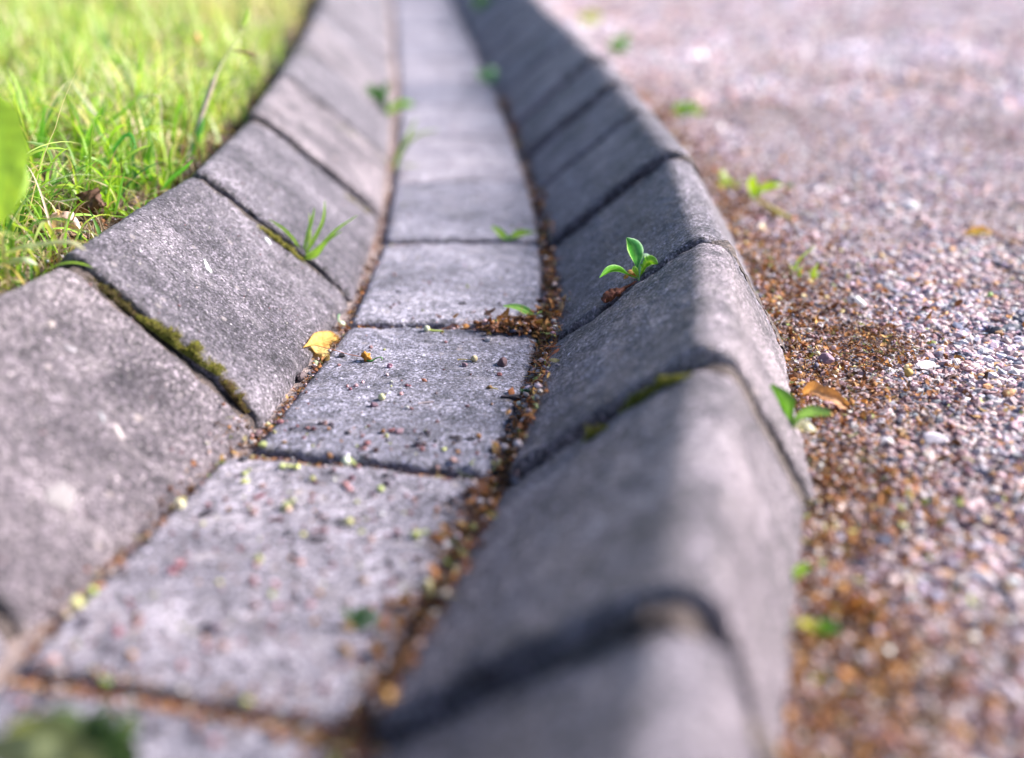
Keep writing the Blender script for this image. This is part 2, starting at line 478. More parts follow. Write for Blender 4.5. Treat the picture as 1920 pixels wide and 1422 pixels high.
# bed of the gutter with its slabs
ys = np.concatenate([np.arange(-.4, 1.6, .006), np.arange(1.6, 5.6, .04)])
aa = np.linspace(-WID - .03, .012, 34)
V = []
for y in ys:
    P, n = frame(y)
    for a in aa:
        p = P + n * a
        z = -.0055 + .0016 * noise.noise(Vector((p[0] * 90, p[1] * 90, 0))) + .001 * noise.noise(Vector((p[0] * 400, p[1] * 400, 3)))
        V.append((p[0], p[1], z))
nc = len(aa)
idx = np.arange(len(ys) * nc).reshape(len(ys), nc)
F = np.stack([idx[:-1, :-1], idx[:-1, 1:], idx[1:, 1:], idx[1:, :-1]], -1).reshape(-1, 4)
gutter = mesh_obj('gutter', V, F, M['sand'])
tag(gutter, 'shallow drainage gutter of grey concrete slabs on sand between two kerbs', kind='structure')
for i in range(len(YT) - 1):
    y0, y1 = y_for(-WID / 2, YT[i]), y_for(-WID / 2, YT[i + 1])
    st, nu = res((YT[i] + YT[i + 1]) / 2)
    w0, w1 = -WID + .0075 - extra((YT[i] + YT[i + 1]) / 2 - .04), -.006
    vis = resample_lin([(w1, -.028), (w1, -.006), (w1 - .0012, -.0022), (w1 - .005, -.0002), (-.1, .0012), (-.05, .0012), (w0 + .005, -.0002), (w0 + .0012, -.0022), (w0, -.006), (w0, -.028)][0:4] +
                       [(-.075, .0012)] + [(w0 + .005, -.0002), (w0 + .0012, -.0022), (w0, -.006), (w0, -.028)], st)
    prism('paving_slab', jit(frame(y0), .006, rr), jit(frame(y1), .006, rr), smooth_line(vis, 1), .0078 if i < 8 else .012, .0048, nu, .0011, gutter, M['slab'],
          dz=[0, 0, 0, 0, .0004, .0000, .0010, .0006][i] if i < 8 else rr.uniform(-.001, .001), seed=80 + i, tilt=-.0022 if i in (4, 5) else rr.uniform(-.003, .001))

# ------------------------------------------------------------------ ground, gravel path, lawn soil
def sheet(name, side, a0, zfun, ys, ws, mat):
    V = []
    for y in ys:
        P, n = frame(min(y, 8.5))
        e = P + n * a0
        for w_ in ws:
            x, yy = e[0] + side * w_, e[1] + (y - min(y, 8.5))
            V.append((x, yy, zfun(x, yy, w_)))
    nc = len(ws)
    idx = np.arange(len(ys) * nc).reshape(len(ys), nc)
    F = np.stack([idx[:-1, :-1], idx[:-1, 1:], idx[1:, 1:], idx[1:, :-1]], -1).reshape(-1, 4)
    if side < 0: F = F[:, ::-1].copy()
    return mesh_obj(name, V, F, mat)
def gravel_z(x, y, w_=1.0):
    near = 1.0 if y < 4 else 0
    return .002 + near * (.0035 * noise.noise(Vector((x * 9, y * 9, 0))) + .0012 * noise.noise(Vector((x * 60, y * 60, 1)))) + .004 * math.exp(-w_ / .02)
def lawn_z(x, y, w_=1.0):
    return .068 + (.010 * noise.noise(Vector((x * 7, y * 7, 5))) + .003 * noise.noise(Vector((x * 50, y * 50, 1)))) * (1 if y < 5 else 0) + .012 * (1 - math.exp(-w_ / .05))
ysh = np.concatenate([[-6, -2], np.arange(-.5, 1.8, .012), np.arange(1.8, 5.6, .06), [6.5, 8, 12, 25, 60]])
wsh = np.concatenate([np.arange(0, .5, .012), np.arange(.5, 2.2, .06), [3, 5, 10, 25, 60]])
gravel_path = sheet('gravel_path', 1, .148, gravel_z, ysh, wsh, M['gravel_bed'])
tag(gravel_path, 'pinkish grey gravel path to the right of the kerb', kind='structure')
lawn_soil = sheet('lawn_soil', -1, -WID - .118, lawn_z, ysh, wsh, M['soil'])
tag(lawn_soil, 'dark soil under the lawn behind the left kerb', kind='structure')
g = mesh_obj('ground', [(-80, -20, -.06), (80, -20, -.06), (80, 90, -.06), (-80, 90, -.06)], [(0, 1, 2, 3)], M['soil'])
tag(g, 'earth beneath the path and the gutter', kind='structure')

# ray hits on what is built so far
bpy.context.view_layer.update()
_v, _f = [], []
for o in list(COL.objects):
    if o.type == 'MESH':
        k = len(_v); mw = o.matrix_world
        _v += [mw @ v.co for v in o.data.vertices]
        _f += [tuple(i + k for i in p.vertices) for p in o.data.polygons]
BVH = BVHTree.FromPolygons(_v, _f)
del _v, _f
def on(px, py):
    h = BVH.ray_cast(Vector((0, 0, CAM_H)), ray(px, py).normalized())
    return h[0], h[1]
def drop(x, y, top=.3):
    h = BVH.ray_cast(Vector((x, y, top)), Vector((0, 0, -1)))
    return h[0].z if h[0] else 0.0

# ------------------------------------------------------------------ bulk scatter built with numpy
ICO_V = []
_t = (1 + 5 ** .5) / 2
for a_, b_ in ((-1, _t), (1, _t), (-1, -_t), (1, -_t)): ICO_V += [(a_, b_, 0), (0, a_, b_), (b_, 0, a_)]
ICO_V = np.array([(-1, _t, 0), (1, _t, 0), (-1, -_t, 0), (1, -_t, 0), (0, -1, _t), (0, 1, _t), (0, -1, -_t), (0, 1, -_t), (_t, 0, -1), (_t, 0, 1), (-_t, 0, -1), (-_t, 0, 1)], float)
ICO_V /= np.linalg.norm(ICO_V[0])
ICO_F = np.array([(0, 11, 5), (0, 5, 1), (0, 1, 7), (0, 7, 10), (0, 10, 11), (1, 5, 9), (5, 11, 4), (11, 10, 2), (10, 7, 6), (7, 1, 8), (3, 9, 4), (3, 4, 2), (3, 2, 6), (3, 6, 8), (3, 8, 9), (4, 9, 5), (2, 4, 11), (6, 2, 10), (8, 6, 7), (9, 8, 1)])
OCT_V = np.array([(1, 0, 0), (0, 1, 0), (-1, 0, 0), (0, -1, 0), (0, 0, 1), (0, 0, -1)], float)
OCT_F = np.array([(0, 1, 4), (1, 2, 4), (2, 3, 4), (3, 0, 4), (1, 0, 5), (2, 1, 5), (3, 2, 5), (0, 3, 5)])
def rot_mats(n, tiltmax):
    """random spin about z then a tilt"""
    a = rng.uniform(0, 2 * np.pi, n); t = rng.normal(0, tiltmax, n); b = rng.uniform(0, 2 * np.pi, n)
    def rz(a):
        m = np.zeros((n, 3, 3)); m[:, 0, 0] = np.cos(a); m[:, 0, 1] = -np.sin(a); m[:, 1, 0] = np.sin(a); m[:, 1, 1] = np.cos(a); m[:, 2, 2] = 1; return m
    mx = np.zeros((n, 3, 3)); mx[:, 0, 0] = 1; mx[:, 1, 1] = np.cos(t); mx[:, 1, 2] = -np.sin(t); mx[:, 2, 1] = np.sin(t); mx[:, 2, 2] = np.cos(t)
    return rz(b) @ mx @ rz(a)
def grains(pos, size, cols, low=False, flat=(.45, .85), jitter=.28, tilt=.35):
    BV, BF = (OCT_V, OCT_F) if low else (ICO_V, ICO_F)
    n = len(pos); k = len(BV)
    sc = np.stack([np.ones(n), rng.uniform(.6, 1, n), rng.uniform(flat[0], flat[1], n)], 1) * size[:, None]
    v = BV[None] * (1 + rng.uniform(-jitter, jitter, (n, k, 1))) + rng.normal(0, jitter * .25, (n, k, 3))
    v = v * sc[:, None, :]
    v = np.einsum('nij,nkj->nki', rot_mats(n, tilt), v) + pos[:, None, :]
    f = BF[None] + (np.arange(n) * k)[:, None, None]
    return v.reshape(-1, 3), f.reshape(-1, 3), np.repeat(cols, k, 0)
def join(parts):
    V, F, C = [], [], []; k = 0
    for v, f, c in parts:
        V.append(v); F.append(f + k); C.append(c); k += len(v)
    return np.vstack(V), np.vstack(F), np.vstack(C)
def pick(pal, n, var=.15):
    p = np.array([x[0] for x in pal], float); wt = np.array([x[1] for x in pal], float); wt /= wt.sum()
    c = p[rng.choice(len(p), n, p=wt)]
    return np.clip(c * (1 + rng.normal(0, var, (n, 1))) * (1 + rng.normal(0, .04, (n, 3))), .01, .85)

GRAVEL = [((.46, .335, .345), 26), ((.42, .385, .43), 22), ((.56, .45, .44), 15), ((.10, .10, .14), 12), ((.25, .155, .18), 12), ((.60, .54, .52), 7), ((.36, .21, .205), 9), ((.50, .28, .13), 4), ((.72, .70, .71), 2)]
BROWN = [((.24, .095, .035), 24), ((.33, .15, .045), 18), ((.14, .055, .03), 22), ((.07, .035, .025), 15), ((.42, .24, .09), 8), ((.20, .13, .09), 8), ((.22, .26, .08), 4), ((.42, .36, .18), 4)]

edgeR = {}
def foot_x(y):
    k = round(y, 3)
    if k not in edgeR:
        edgeR[k] = q(y_for(.159, y), .159)[0]
    return edgeR[k]
def region_right(n, y0, y1, wmax, power=1.0):
    y = rng.uniform(y0, y1, n)
    fx = np.array([foot_x(round(v, 2)) for v in y])
    x = fx - .008 + rng.uniform(0, 1, n) ** power * (wmax(y) + .008)
    return x, y
parts = []
def add_gravel(n, y0, y1, wmax, smin, smax, low, far_light=1.0):  # last factor puts the brighter light of the far path into grain colour
    x, y = region_right(n, y0, y1, wmax)
    s = smin * (smax / smin) ** (rng.uniform(0, 1, n) ** 2.2)
    z = np.array([gravel_z(a, b, 1) for a, b in zip(x, y)]) + s * rng.uniform(-.05, .45, n)
    patch = np.array([noise.noise(Vector((a * 6, b * 3.5, 12))) for a, b in zip(x, y)])
    fine = np.array([noise.noise(Vector((a * 11, b * 8, 31))) for a, b in zip(x, y)])
    s = s * np.clip(.92 - fine * .9, .55, 1.4)
    c = pick(GRAVEL, n, .22) * far_light * np.array([.90, .90, .93]) * (1 + patch[:, None] * np.array([.35, .42, .5]))
    parts.append(grains(np.stack([x, y, z], 1), s, np.clip(c, .01, .85), low, flat=(.35, .7)))
fr = lambda m: (lambda y: np.maximum(.05, .43 * (y * .92 + .12) + m - np.array([foot_x(round(v, 2)) for v in y])))
add_gravel(7000, .28, .60, fr(.08), .0012, .0055, False)
add_gravel(30000, .58, 1.02, fr(.06), .0010, .0042, False)
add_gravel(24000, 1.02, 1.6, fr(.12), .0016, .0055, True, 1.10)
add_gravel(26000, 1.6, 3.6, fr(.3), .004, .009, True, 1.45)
def add_margin(n, y0, y1, w0, w1, smin, smax, far_light):  # margin grains get the same far brightness painted into their colour
    y = rng.uniform(y0, y1, n); fx = np.array([foot_x(round(v, 2)) for v in y])
    x = fx + w0(y) + rng.uniform(0, 1, n) ** 1.2 * w1
    s = smin * (smax / smin) ** (rng.uniform(0, 1, n) ** 2.2)
    z = np.array([gravel_z(a, b, 1) for a, b in zip(x, y)]) + s * rng.uniform(-.05, .45, n)
    parts.append(grains(np.stack([x, y, z], 1), s, np.clip(pick(GRAVEL, n, .22) * far_light * np.array([.88, .90, .95]), 0, .85), True))
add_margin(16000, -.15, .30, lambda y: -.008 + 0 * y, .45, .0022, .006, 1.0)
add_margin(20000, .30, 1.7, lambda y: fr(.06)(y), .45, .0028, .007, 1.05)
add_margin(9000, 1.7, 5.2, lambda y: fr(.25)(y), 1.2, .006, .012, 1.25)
V, F, C = join(parts)
o = mesh_obj('gravel', V, F, M['stone'], smooth=False, cols=C)
tag(o, 'loose pinkish grey and slate gravel grains covering the path', 'gravel', kind='stuff')

def flakes(pos, size, cols, tilt=.7, curl=.5, aspect=(.3, .7), lift=None):
    """little curled scraps: 3 x 2 grid each"""
    n = len(pos)
    u = np.array([-1, -.33, .33, 1]); base = np.array([(a, b, 0) for a in u for b in (-1, 0, 1)], float)
    k = len(base)
    asp = rng.uniform(aspect[0], aspect[1], n)
    v = np.repeat(base[None], n, 0)
    wd = (1 - .75 * np.abs(v[:, :, 0]) ** 1.5)
    v[:, :, 1] *= asp[:, None] * wd
    cu = rng.normal(0, curl, n)[:, None]; cv = rng.normal(0, curl * 1.6, n)[:, None]
    v[:, :, 2] = cu * v[:, :, 0] ** 2 + cv * v[:, :, 1] ** 2 + rng.normal(0, .08, (n, k))
    v *= size[:, None, None]
    v = np.einsum('nij,nkj->nki', rot_mats(n, tilt), v) + pos[:, None, :]
    f = []
    for i in range(3):
        for j in range(2):
            a = i * 3 + j; f += [(a, a + 3, a + 4), (a, a + 4, a + 1)]
    f = np.array(f)[None] + (np.arange(n) * k)[:, None, None]
    return v.reshape(-1, 3), f.reshape(-1, 3), np.repeat(cols, k, 0)
def needles(pos, length, rad, cols, tilt=.25):
    n = len(pos)
    base = []
    for t_ in (-1, 0, 1):
        for a in (0, 2.1, 4.2): base.append((t_, math.cos(a), math.sin(a)))
    base = np.array(base); k = 9
    v = np.repeat(base[None], n, 0)
    bend = rng.normal(0, .25, n)[:, None]
    vv = np.empty_like(v)
    vv[:, :, 0] = v[:, :, 0] * length[:, None] / 2
    vv[:, :, 1] = v[:, :, 1] * rad[:, None] + bend * (v[:, :, 0] ** 2) * length[:, None] / 2
    vv[:, :, 2] = v[:, :, 2] * rad[:, None]
    v = np.einsum('nij,nkj->nki', rot_mats(n, tilt), vv) + pos[:, None, :]
    f = []
    for i in range(2):
        for j in range(3):
            a, b = i * 3 + j, i * 3 + (j + 1) % 3; f += [(a, b, b + 3), (a, b + 3, a + 3)]
    f = np.array(f)[None] + (np.arange(n) * k)[:, None, None]
    return v.reshape(-1, 3), f.reshape(-1, 3), np.repeat(cols, k, 0)

def litter(name, label, xy, heights, smin=.0012, smax=.004, pal=BROWN, grain_share=.3, needle_share=.2, ground=None):
    n = len(xy)
    z0 = np.array([drop(x, y, .25) if ground is None else ground(x, y) for x, y in xy])
    z = z0 + heights * rng.uniform(0, 1, n) + .0005
    pos = np.column_stack([xy, z])
    s = smin * (smax / smin) ** (rng.uniform(0, 1, n) ** 1.6)
    kind = rng.uniform(0, 1, n)
    a = kind < grain_share; b = (kind >= grain_share) & (kind < grain_share + needle_share); c = ~(a | b)
    ps = []
    if a.any(): ps.append(grains(pos[a], s[a] * .6, pick(GRAVEL + BROWN[:3], a.sum()), False))
    if b.any(): ps.append(needles(pos[b], s[b] * 4, np.full(b.sum(), .00022), pick(pal, b.sum()), .35))
    if c.any(): ps.append(flakes(pos[c], s[c], pick(pal, c.sum(), .25)))
    V, F, C = join(ps)
    o = mesh_obj(name, V, F, M['litter'], smooth=True, cols=C)
    tag(o, label, 'leaf litter', kind='stuff')
    return o

# litter along the foot of the right kerb, inside the gutter
def strip(n, y0, y1, a_mu, a_sd, side=1):
    y = rng.uniform(y0, y1, n); out = []
    for v in y:
        out.append(q(v, rng.normal(a_mu, a_sd))[:2])
    return np.array(out)
xy = np.vstack([strip(1250, .56, .85, -.0015, .0038), strip(450, .85, 1.06, -.002, .0026), strip(380, 1.06, 1.7, -.002, .0025), strip(1000, .33, .56, -.004, .0055)])
hs = np.full(len(xy), .006)
# pile where the third joint meets the kerb
Pq = []
for _ in range(900):
    t = abs(rng.normal(0, .022)); y = y_for(-.01, .790)
    Pq.append(q(y + rng.normal(0, .0055) - .002, -.001 - t)[:2])
xy = np.vstack([xy, Pq]); hs = np.concatenate([hs, np.full(900, .008)])
litter('leaf_litter', 'brown husks and leaf scraps filling the joint at the right kerb foot', xy, hs, .0012, .0055, grain_share=.18, needle_share=.3)
xy = np.vstack([strip(330, .58, .80, -WID + .003, .0022), strip(260, .80, 1.1, -WID + .003, .0022), strip(240, 1.1, 1.9, -WID + .003, .002), strip(260, .36, .60, -WID - .006, .004)])
litter('leaf_litter', 'thin line of brown scraps in the joint along the left kerb foot', xy, np.full(len(xy), .003), .0010, .0032)
for yj, n_, lab in ((.382, 1000, 'brown scraps in the nearest visible slab joint'), (.583, 480, 'brown scraps in the slab joint below the yellow leaf slab'), (.795, 220, 'brown scraps in the slab joint just behind the yellow leaf'), (1.003, 70, 'few brown scraps in the slab joint beside the two-leaved sprout')):
    Y = y_for(-WID / 2, yj)
    xy = np.array([q(Y - .0015 + rng.normal(0, .0016 if yj > .5 else .0042), -WID * rng.uniform(.02, .98) ** .8)[:2] for _ in range(n_)])
    litter('leaf_litter', lab, xy, np.full(n_, .002), .0009, .003, grain_share=.45)
# brown litter on the gravel beside the kerb
n_ = 21000
yy = .33 + 1.4 * rng.uniform(0, 1, n_) ** 1.5
ww = rng.exponential(.033, n_) - .008
keep = rng.uniform(0, 1, n_) < np.array([.6 + .9 * max(0, noise.noise(Vector((v * 14, 2, 7))) + .25) for v in yy])
xy = np.stack([np.array([foot_x(round(v, 2)) for v in yy]) + ww, yy], 1)[keep]
litter('leaf_litter', 'orange brown leaf crumbs along the outer foot of the right kerb', xy, np.full(len(xy), .004), .0011, .0042, ground=lambda x, y: gravel_z(x, y, .03), needle_share=.12)
c1 = on(1640, 655)[0]
xy = np.column_stack([rng.normal(c1.x, .018, 650), rng.normal(c1.y, .022, 650)])
litter('leaf_litter', 'matted brown dry flower crumbs on the gravel beyond the purple stone', xy, np.full(650, .006), .0010, .0032, ground=lambda x, y: gravel_z(x, y, 1), grain_share=.1, needle_share=.45)
n_ = 2600
x_, y_ = region_right(n_, .4, 1.9, fr(.1))
litter('leaf_litter', 'scattered orange and brown crumbs across the gravel path', np.column_stack([x_, y_]), np.full(n_, .003), .001, .004, ground=lambda x, y: gravel_z(x, y, 1), grain_share=.05)
# grit on the slabs
n_ = 900
yg = rng.uniform(.34, 1.5, n_)
xy = np.array([q(v, -rng.uniform(.008, WID - .008))[:2] for v in yg])
z = np.array([drop(a, b, .05) for a, b in xy])
s = .0003 * (.0016 / .0003) ** (rng.uniform(0, 1, n_) ** 2)
V, F, C = grains(np.column_stack([xy, z + s * .4]), s, pick([((.22, .11, .12), 40), ((.10, .08, .10), 25), ((.35, .22, .2), 15), ((.5, .48, .45), 10), ((.3, .32, .12), 8)], n_), False)
o = mesh_obj('stone_grit', V, F, M['stone'], smooth=False, cols=C)
tag(o, 'tiny reddish and dark crumbs sprinkled over the gutter slabs', 'grit', kind='stuff')
n_ = 620
yg = rng.uniform(.34, .61, n_)
xy = np.array([q(v, -rng.uniform(.006, WID - .006))[:2] for v in yg])
z = np.array([drop(a, b, .05) for a, b in xy])
s = .0007 * (.0028 / .0007) ** (rng.uniform(0, 1, n_) ** 2)
V, F, C = grains(np.column_stack([xy, z + s * .4]), s, pick([((.22, .09, .10), 36), ((.05, .04, .055), 40), ((.40, .24, .22), 12), ((.45, .47, .18), 10), ((.36, .18, .07), 12)], n_), False)
o = mesh_obj('stone_grit', V, F, M['stone'], smooth=False, cols=C)
tag(o, 'coarser crumbs and seeds scattered over the nearest slabs', 'grit', kind='stuff')
n_ = 500
yg = rng.uniform(.34, 1.4, n_)
xy = np.array([q(v, -WID - rng.uniform(.01, .10))[:2] for v in yg])
z = np.array([drop(a, b, .25) for a, b in xy])
s = .0003 * (.0011 / .0003) ** (rng.uniform(0, 1, n_) ** 2)
V, F, C = grains(np.column_stack([xy, z + s * .4]), s, pick([((.22, .11, .12), 40), ((.10, .08, .10), 25), ((.5, .45, .42), 30)], n_), False)
o = mesh_obj('stone_grit', V, F, M['stone'], smooth=False, cols=C)
tag(o, 'tiny crumbs caught on the rough left kerb faces', 'grit', kind='stuff')

# ------------------------------------------------------------------ lawn
def blades(root, height, lean, az, width, bend, cols, nseg=6, kink=None):
    """root (n,3); each blade a tapered ribbon with a folded middle"""
    n = len(root); t = np.linspace(0, 1, nseg + 1)
    dirx, diry = np.cos(az), np.sin(az)
    # angle from vertical along the blade
    ang = lean[:, None] + bend[:, None] * t[None] ** 1.5
    if kink is not None:
        ang = ang + kink[:, None] * (t[None] > .55)
    seg = height[:, None] / nseg
    dz = np.cos(ang) * seg; dr = np.sin(ang) * seg
    r = np.concatenate([np.zeros((n, 1)), np.cumsum(dr[:, :-1], 1)], 1); z = np.concatenate([np.zeros((n, 1)), np.cumsum(dz[:, :-1], 1)], 1)
    tw = rng.normal(0, .7, n)[:, None] * t[None]
    px, py = -diry, dirx
    wpro = width[:, None] * np.minimum(1, (1 - t[None]) ** .65 * 1.15) * (0.75 + .25 * np.minimum(1, t[None] * 4))
    cx = root[:, 0:1] + dirx[:, None] * r; cy = root[:, 1:2] + diry[:, None] * r; cz = root[:, 2:3] + z
    V = np.empty((n, nseg + 1, 3, 3))
    for s_, off in ((0, -1), (1, 0), (2, 1)):
        ct, st_ = np.cos(tw), np.sin(tw)
        sx = px[:, None] * ct; sy = py[:, None] * ct; sz = st_
        fold = (.35 if off == 0 else 0) * wpro
        V[:, :, s_, 0] = cx + sx * off * wpro + dirx[:, None] * fold
        V[:, :, s_, 1] = cy + sy * off * wpro + diry[:, None] * fold
        V[:, :, s_, 2] = cz + sz * off * wpro - fold * .3
    f = []
    for i in range(nseg):
        for j in range(2):
            a = i * 3 + j; f += [(a, a + 1, a + 4, a + 3)]
    f = np.array(f)[None] + (np.arange(n) * (nseg + 1) * 3)[:, None, None]
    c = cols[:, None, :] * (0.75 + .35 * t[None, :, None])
    c = np.repeat(c[:, :, None, :], 3, 2)
    return V.reshape(-1, 3), f.reshape(-1, 4), np.clip(c.reshape(-1, 3), 0, .8)
GREEN = [((.22, .42, .04), 30), ((.34, .54, .07), 25), ((.10, .28, .03), 16), ((.48, .62, .16), 16), ((.05, .17, .05), 6), ((.60, .50, .28), 9)]
FARG = [((.44, .56, .17), 30), ((.58, .66, .32), 30), ((.22, .38, .08), 10), ((.68, .62, .42), 22), ((.72, .56, .46), 12)]
DRY = [((.48, .40, .25), 40), ((.36, .26, .16), 30), ((.55, .45, .33), 20), ((.20, .12, .08), 20)]
def lawn_x(y): return q(y_for(-WID - .122, y), -WID - .122)[0]
_lx = {}
def lx(y):
    k = round(y, 2)
    if k not in _lx: _lx[k] = lawn_x(k)
    return _lx[k]
def lawn_pts(n, y0, y1, clump=0, edge=.004, rad=.006, wlim=None):
    k = n if not clump else max(1, n // clump)
    y = rng.uniform(y0, y1, k)
    e = np.array([lx(v) for v in y])
    far = np.array([min(-.46 * (v * .92 + .09) - .06, a - .10) for v, a in zip(y, e)])
    x = e - edge - rng.uniform(0, 1, k) * (e - far)
    if wlim: x = e - edge - rng.uniform(0, 1, k) ** 1.3 * wlim
    if clump:
        x = np.repeat(x, clump) + rng.normal(0, rad, k * clump); y = np.repeat(y, clump) + rng.normal(0, rad, k * clump)
        e = np.repeat(e, clump); ok = x < e - .002; x, y = x[ok], y[ok]
    z = np.array([lawn_z(a, b, max(0, c - a)) for a, b, c in zip(x, y, [lx(v) for v in y])])
    return np.stack([x, y, z - .002], 1)
def thin(P, width=.035):
    d = np.array([lx(p[1]) for p in P]) - P[:, 0]
    n3 = np.array([noise.noise(Vector((p[0] * 22, p[1] * 16, 8))) for p in P])
    return P[rng.uniform(0, 1, len(P)) < np.clip(d / width, .08, 1) * np.clip(.75 + n3 * 1.6, .15, 1)]
def off_leaf(P):
    """bare patch round the two dead leaves at the lawn corner"""
    a, b = at(105, 440, .78), at(180, 400, .80)
    d = np.minimum(np.hypot(P[:, 0] - a.x, (P[:, 1] - a.y) * .7), np.hypot(P[:, 0] - b.x, (P[:, 1] - b.y) * .7))
    return P[d > .022]
def blade_set(P, hmin, hmax, wmin, wmax, pal, lean=.35, bend=.7, nseg=6):
    n = len(P)
    dens = np.array([.75 + .6 * noise.noise(Vector((p[0] * 13, p[1] * 9, 3))) for p in P])
    h = rng.uniform(hmin, hmax, n) * np.clip(dens, .4, 1.3)
    # blades next to the kerb stay short
    dist = np.array([lx(p[1]) for p in P]) - P[:, 0]
    h *= np.clip(.45 + dist / .06, .45, 1)
    return blades(P, h, np.abs(rng.normal(0, lean, n)), rng.uniform(0, 2 * np.pi, n), rng.uniform(wmin, wmax, n), rng.normal(bend, .6, n), pick(pal, n, .2), nseg, rng.normal(0, .3, n) * (rng.uniform(0, 1, n) < .25))
ps = []
ps.append(blade_set(off_leaf(thin(lawn_pts(3000, .50, .98, 12, .010, .007))), .030, .090, .0009, .0024, GREEN, .55, 1.2, 12))
ps.append(blade_set(off_leaf(lawn_pts(1500, .50, .98, 0, .010)), .008, .028, .0006, .0012, GREEN, .6, 1.0, 6))
ps.append(blade_set(thin(lawn_pts(7000, .95, 1.7, 9, .008, .012)), .03, .095, .0011, .0026, GREEN[:4] + FARG, .5, .9, 8))
ps.append(blade_set(thin(lawn_pts(9500, 1.7, 3.4, 7, .006, .016), .05), .03, .10, .0013, .0028, FARG, .5, .8, 6))
def lawn_margin(n, y0, y1, w0, w1):
    y = rng.uniform(y0, y1, n); e = np.array([lx(v) for v in y])
    x = e - w0 - rng.uniform(0, 1, n) * w1
    z = np.array([lawn_z(a, b, c - a) for a, b, c in zip(x, y, e)])
    return np.stack([x, y, z - .002], 1)
ps.append(blade_set(lawn_margin(5000, -.1, .52, .01, .42), .03, .09, .0014, .0030, GREEN, .5, 1.0, 4))
ps.append(blade_set(lawn_margin(7000, .5, 2.2, .22, .55), .04, .10, .0018, .0036, GREEN + FARG, .5, 1.0, 4))
ps.append(blade_set(lawn_margin(6000, 2.2, 5.2, .5, 1.3), .05, .12, .003, .006, FARG, .5, .9, 3))
ps.append(blade_set(lawn_margin(3000, 3.2, 5.2, .02, .6), .04, .10, .002, .005, FARG, .5, .9, 3))
ps.append(blade_set(thin(lawn_pts(170, .55, 1.6, 0, .015)), .10, .17, .0007, .0014, GREEN + FARG, .35, 1.3, 16))
V, F, C = join(ps)
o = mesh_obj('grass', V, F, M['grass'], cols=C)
tag(o, 'bright green grass blades growing on the lawn behind the left kerb', 'grass', kind='stuff')
ps = []
ps.append(blade_set(lawn_pts(3800, .48, 1.2, 0, .001), .014, .045, .0004, .0010, DRY, 1.2, 2.2, 10))
ps.append(blade_set(lawn_pts(900, .55, 1.3, 0, .004), .04, .10, .0005, .0011, DRY, .6, 1.6, 12))
ps.append(blade_set(lawn_pts(3200, 1.2, 3.2, 0, .001), .03, .09, .0008, .0018, DRY, .7, 1.2, 6))
V, F, C = join(ps)
o = mesh_obj('dry_grass', V, F, M['dry'], cols=C)
tag(o, 'withered curled tan grass matted between the green blades', 'dry grass', kind='stuff')
P = np.vstack([lawn_pts(2600, .45, 1.3, 0, -.006, wlim=.06), lawn_pts(1200, .45, 1.3, 0, 0)])
litter('leaf_litter', 'dark brown soil crumbs and leaf bits behind the left kerb edge', P[:, :2], np.full(len(P), .004), .0012, .004, pal=[((.10, .055, .03), 40), ((.06, .035, .025), 30), ((.25, .13, .06), 20), ((.35, .22, .14), 10)], ground=lambda x, y: lawn_z(x, y, max(0, lx(y) - x)))
#@@DETAILS
# ------------------------------------------------------------------ single small things
def leaf_mesh(path, widths, cup=.25, roll=0.0, base=(.16, .36, .04), edge=None, vein=(.40, .55, .15), n_l=18, n_w=7, wav=.0, seed=0, side=None, rough=0.0, teeth=0.0, tint=None):
    P = catmull([tuple(p) for p in path], n_l)
    W = np.maximum(catmull([(w_,) for w_ in widths], n_l)[:, 0], .00012)
    V, C = [], []
    cams = np.array(VIEW)
    for i in range(n_l):
        t = P[min(i + 1, n_l - 1)] - P[max(i - 1, 0)]; t /= np.linalg.norm(t) + 1e-9
        s_ = np.cross(t, cams if side is None else np.array(side)); s_ /= np.linalg.norm(s_) + 1e-9
        nm = np.cross(s_, t)
        r = roll if not isinstance(roll, (list, tuple)) else roll[0] + (roll[1] - roll[0]) * i / (n_l - 1)
        s2 = s_ * math.cos(r) + nm * math.sin(r); n2 = -s_ * math.sin(r) + nm * math.cos(r)
        for j in range(n_w):
            v = (j / (n_w - 1) - .5) * 2
            ww = W[i] / 2 * (1 + (teeth * noise.noise(Vector((i * 1.7, seed, v))) if abs(v) > .9 else 0))
            p = P[i] + s2 * v * ww + n2 * (cup * (v * v) * W[i] / 2 + wav * W[i] * noise.noise(Vector((i * .45, v * 1.3, seed))) * abs(v))
            if rough: p = p + np.array(noise.noise_vector(Vector((i * .7, v * 2, seed)))) * rough
            V.append(p)
            k = max(0, 1 - abs(v) * 3.2) * .75
            rib = .10 * math.sin(i * 2.4 + abs(v) * 3)
            c = np.array(base) * (1 + rib) * (1 - k) + np.array(vein) * k
            if edge is not None and abs(v) > .9: c = np.array(edge)
            if tint is not None:
                f = i / (n_l - 1); c = c * (1 - f) + np.array(tint) * f
            C.append(c)
    F = [(i * n_w + j, i * n_w + j + 1, (i + 1) * n_w + j + 1, (i + 1) * n_w + j) for i in range(n_l - 1) for j in range(n_w - 1)]
    return V, F, C
def leaf(root, path, widths, mat='leaf', name='leaf', **kw):
    V, F, C = leaf_mesh(path, widths, **kw)
    return mesh_obj(name, V, F, M[mat], root, tuple(root.location), cols=np.clip(C, 0, .9))
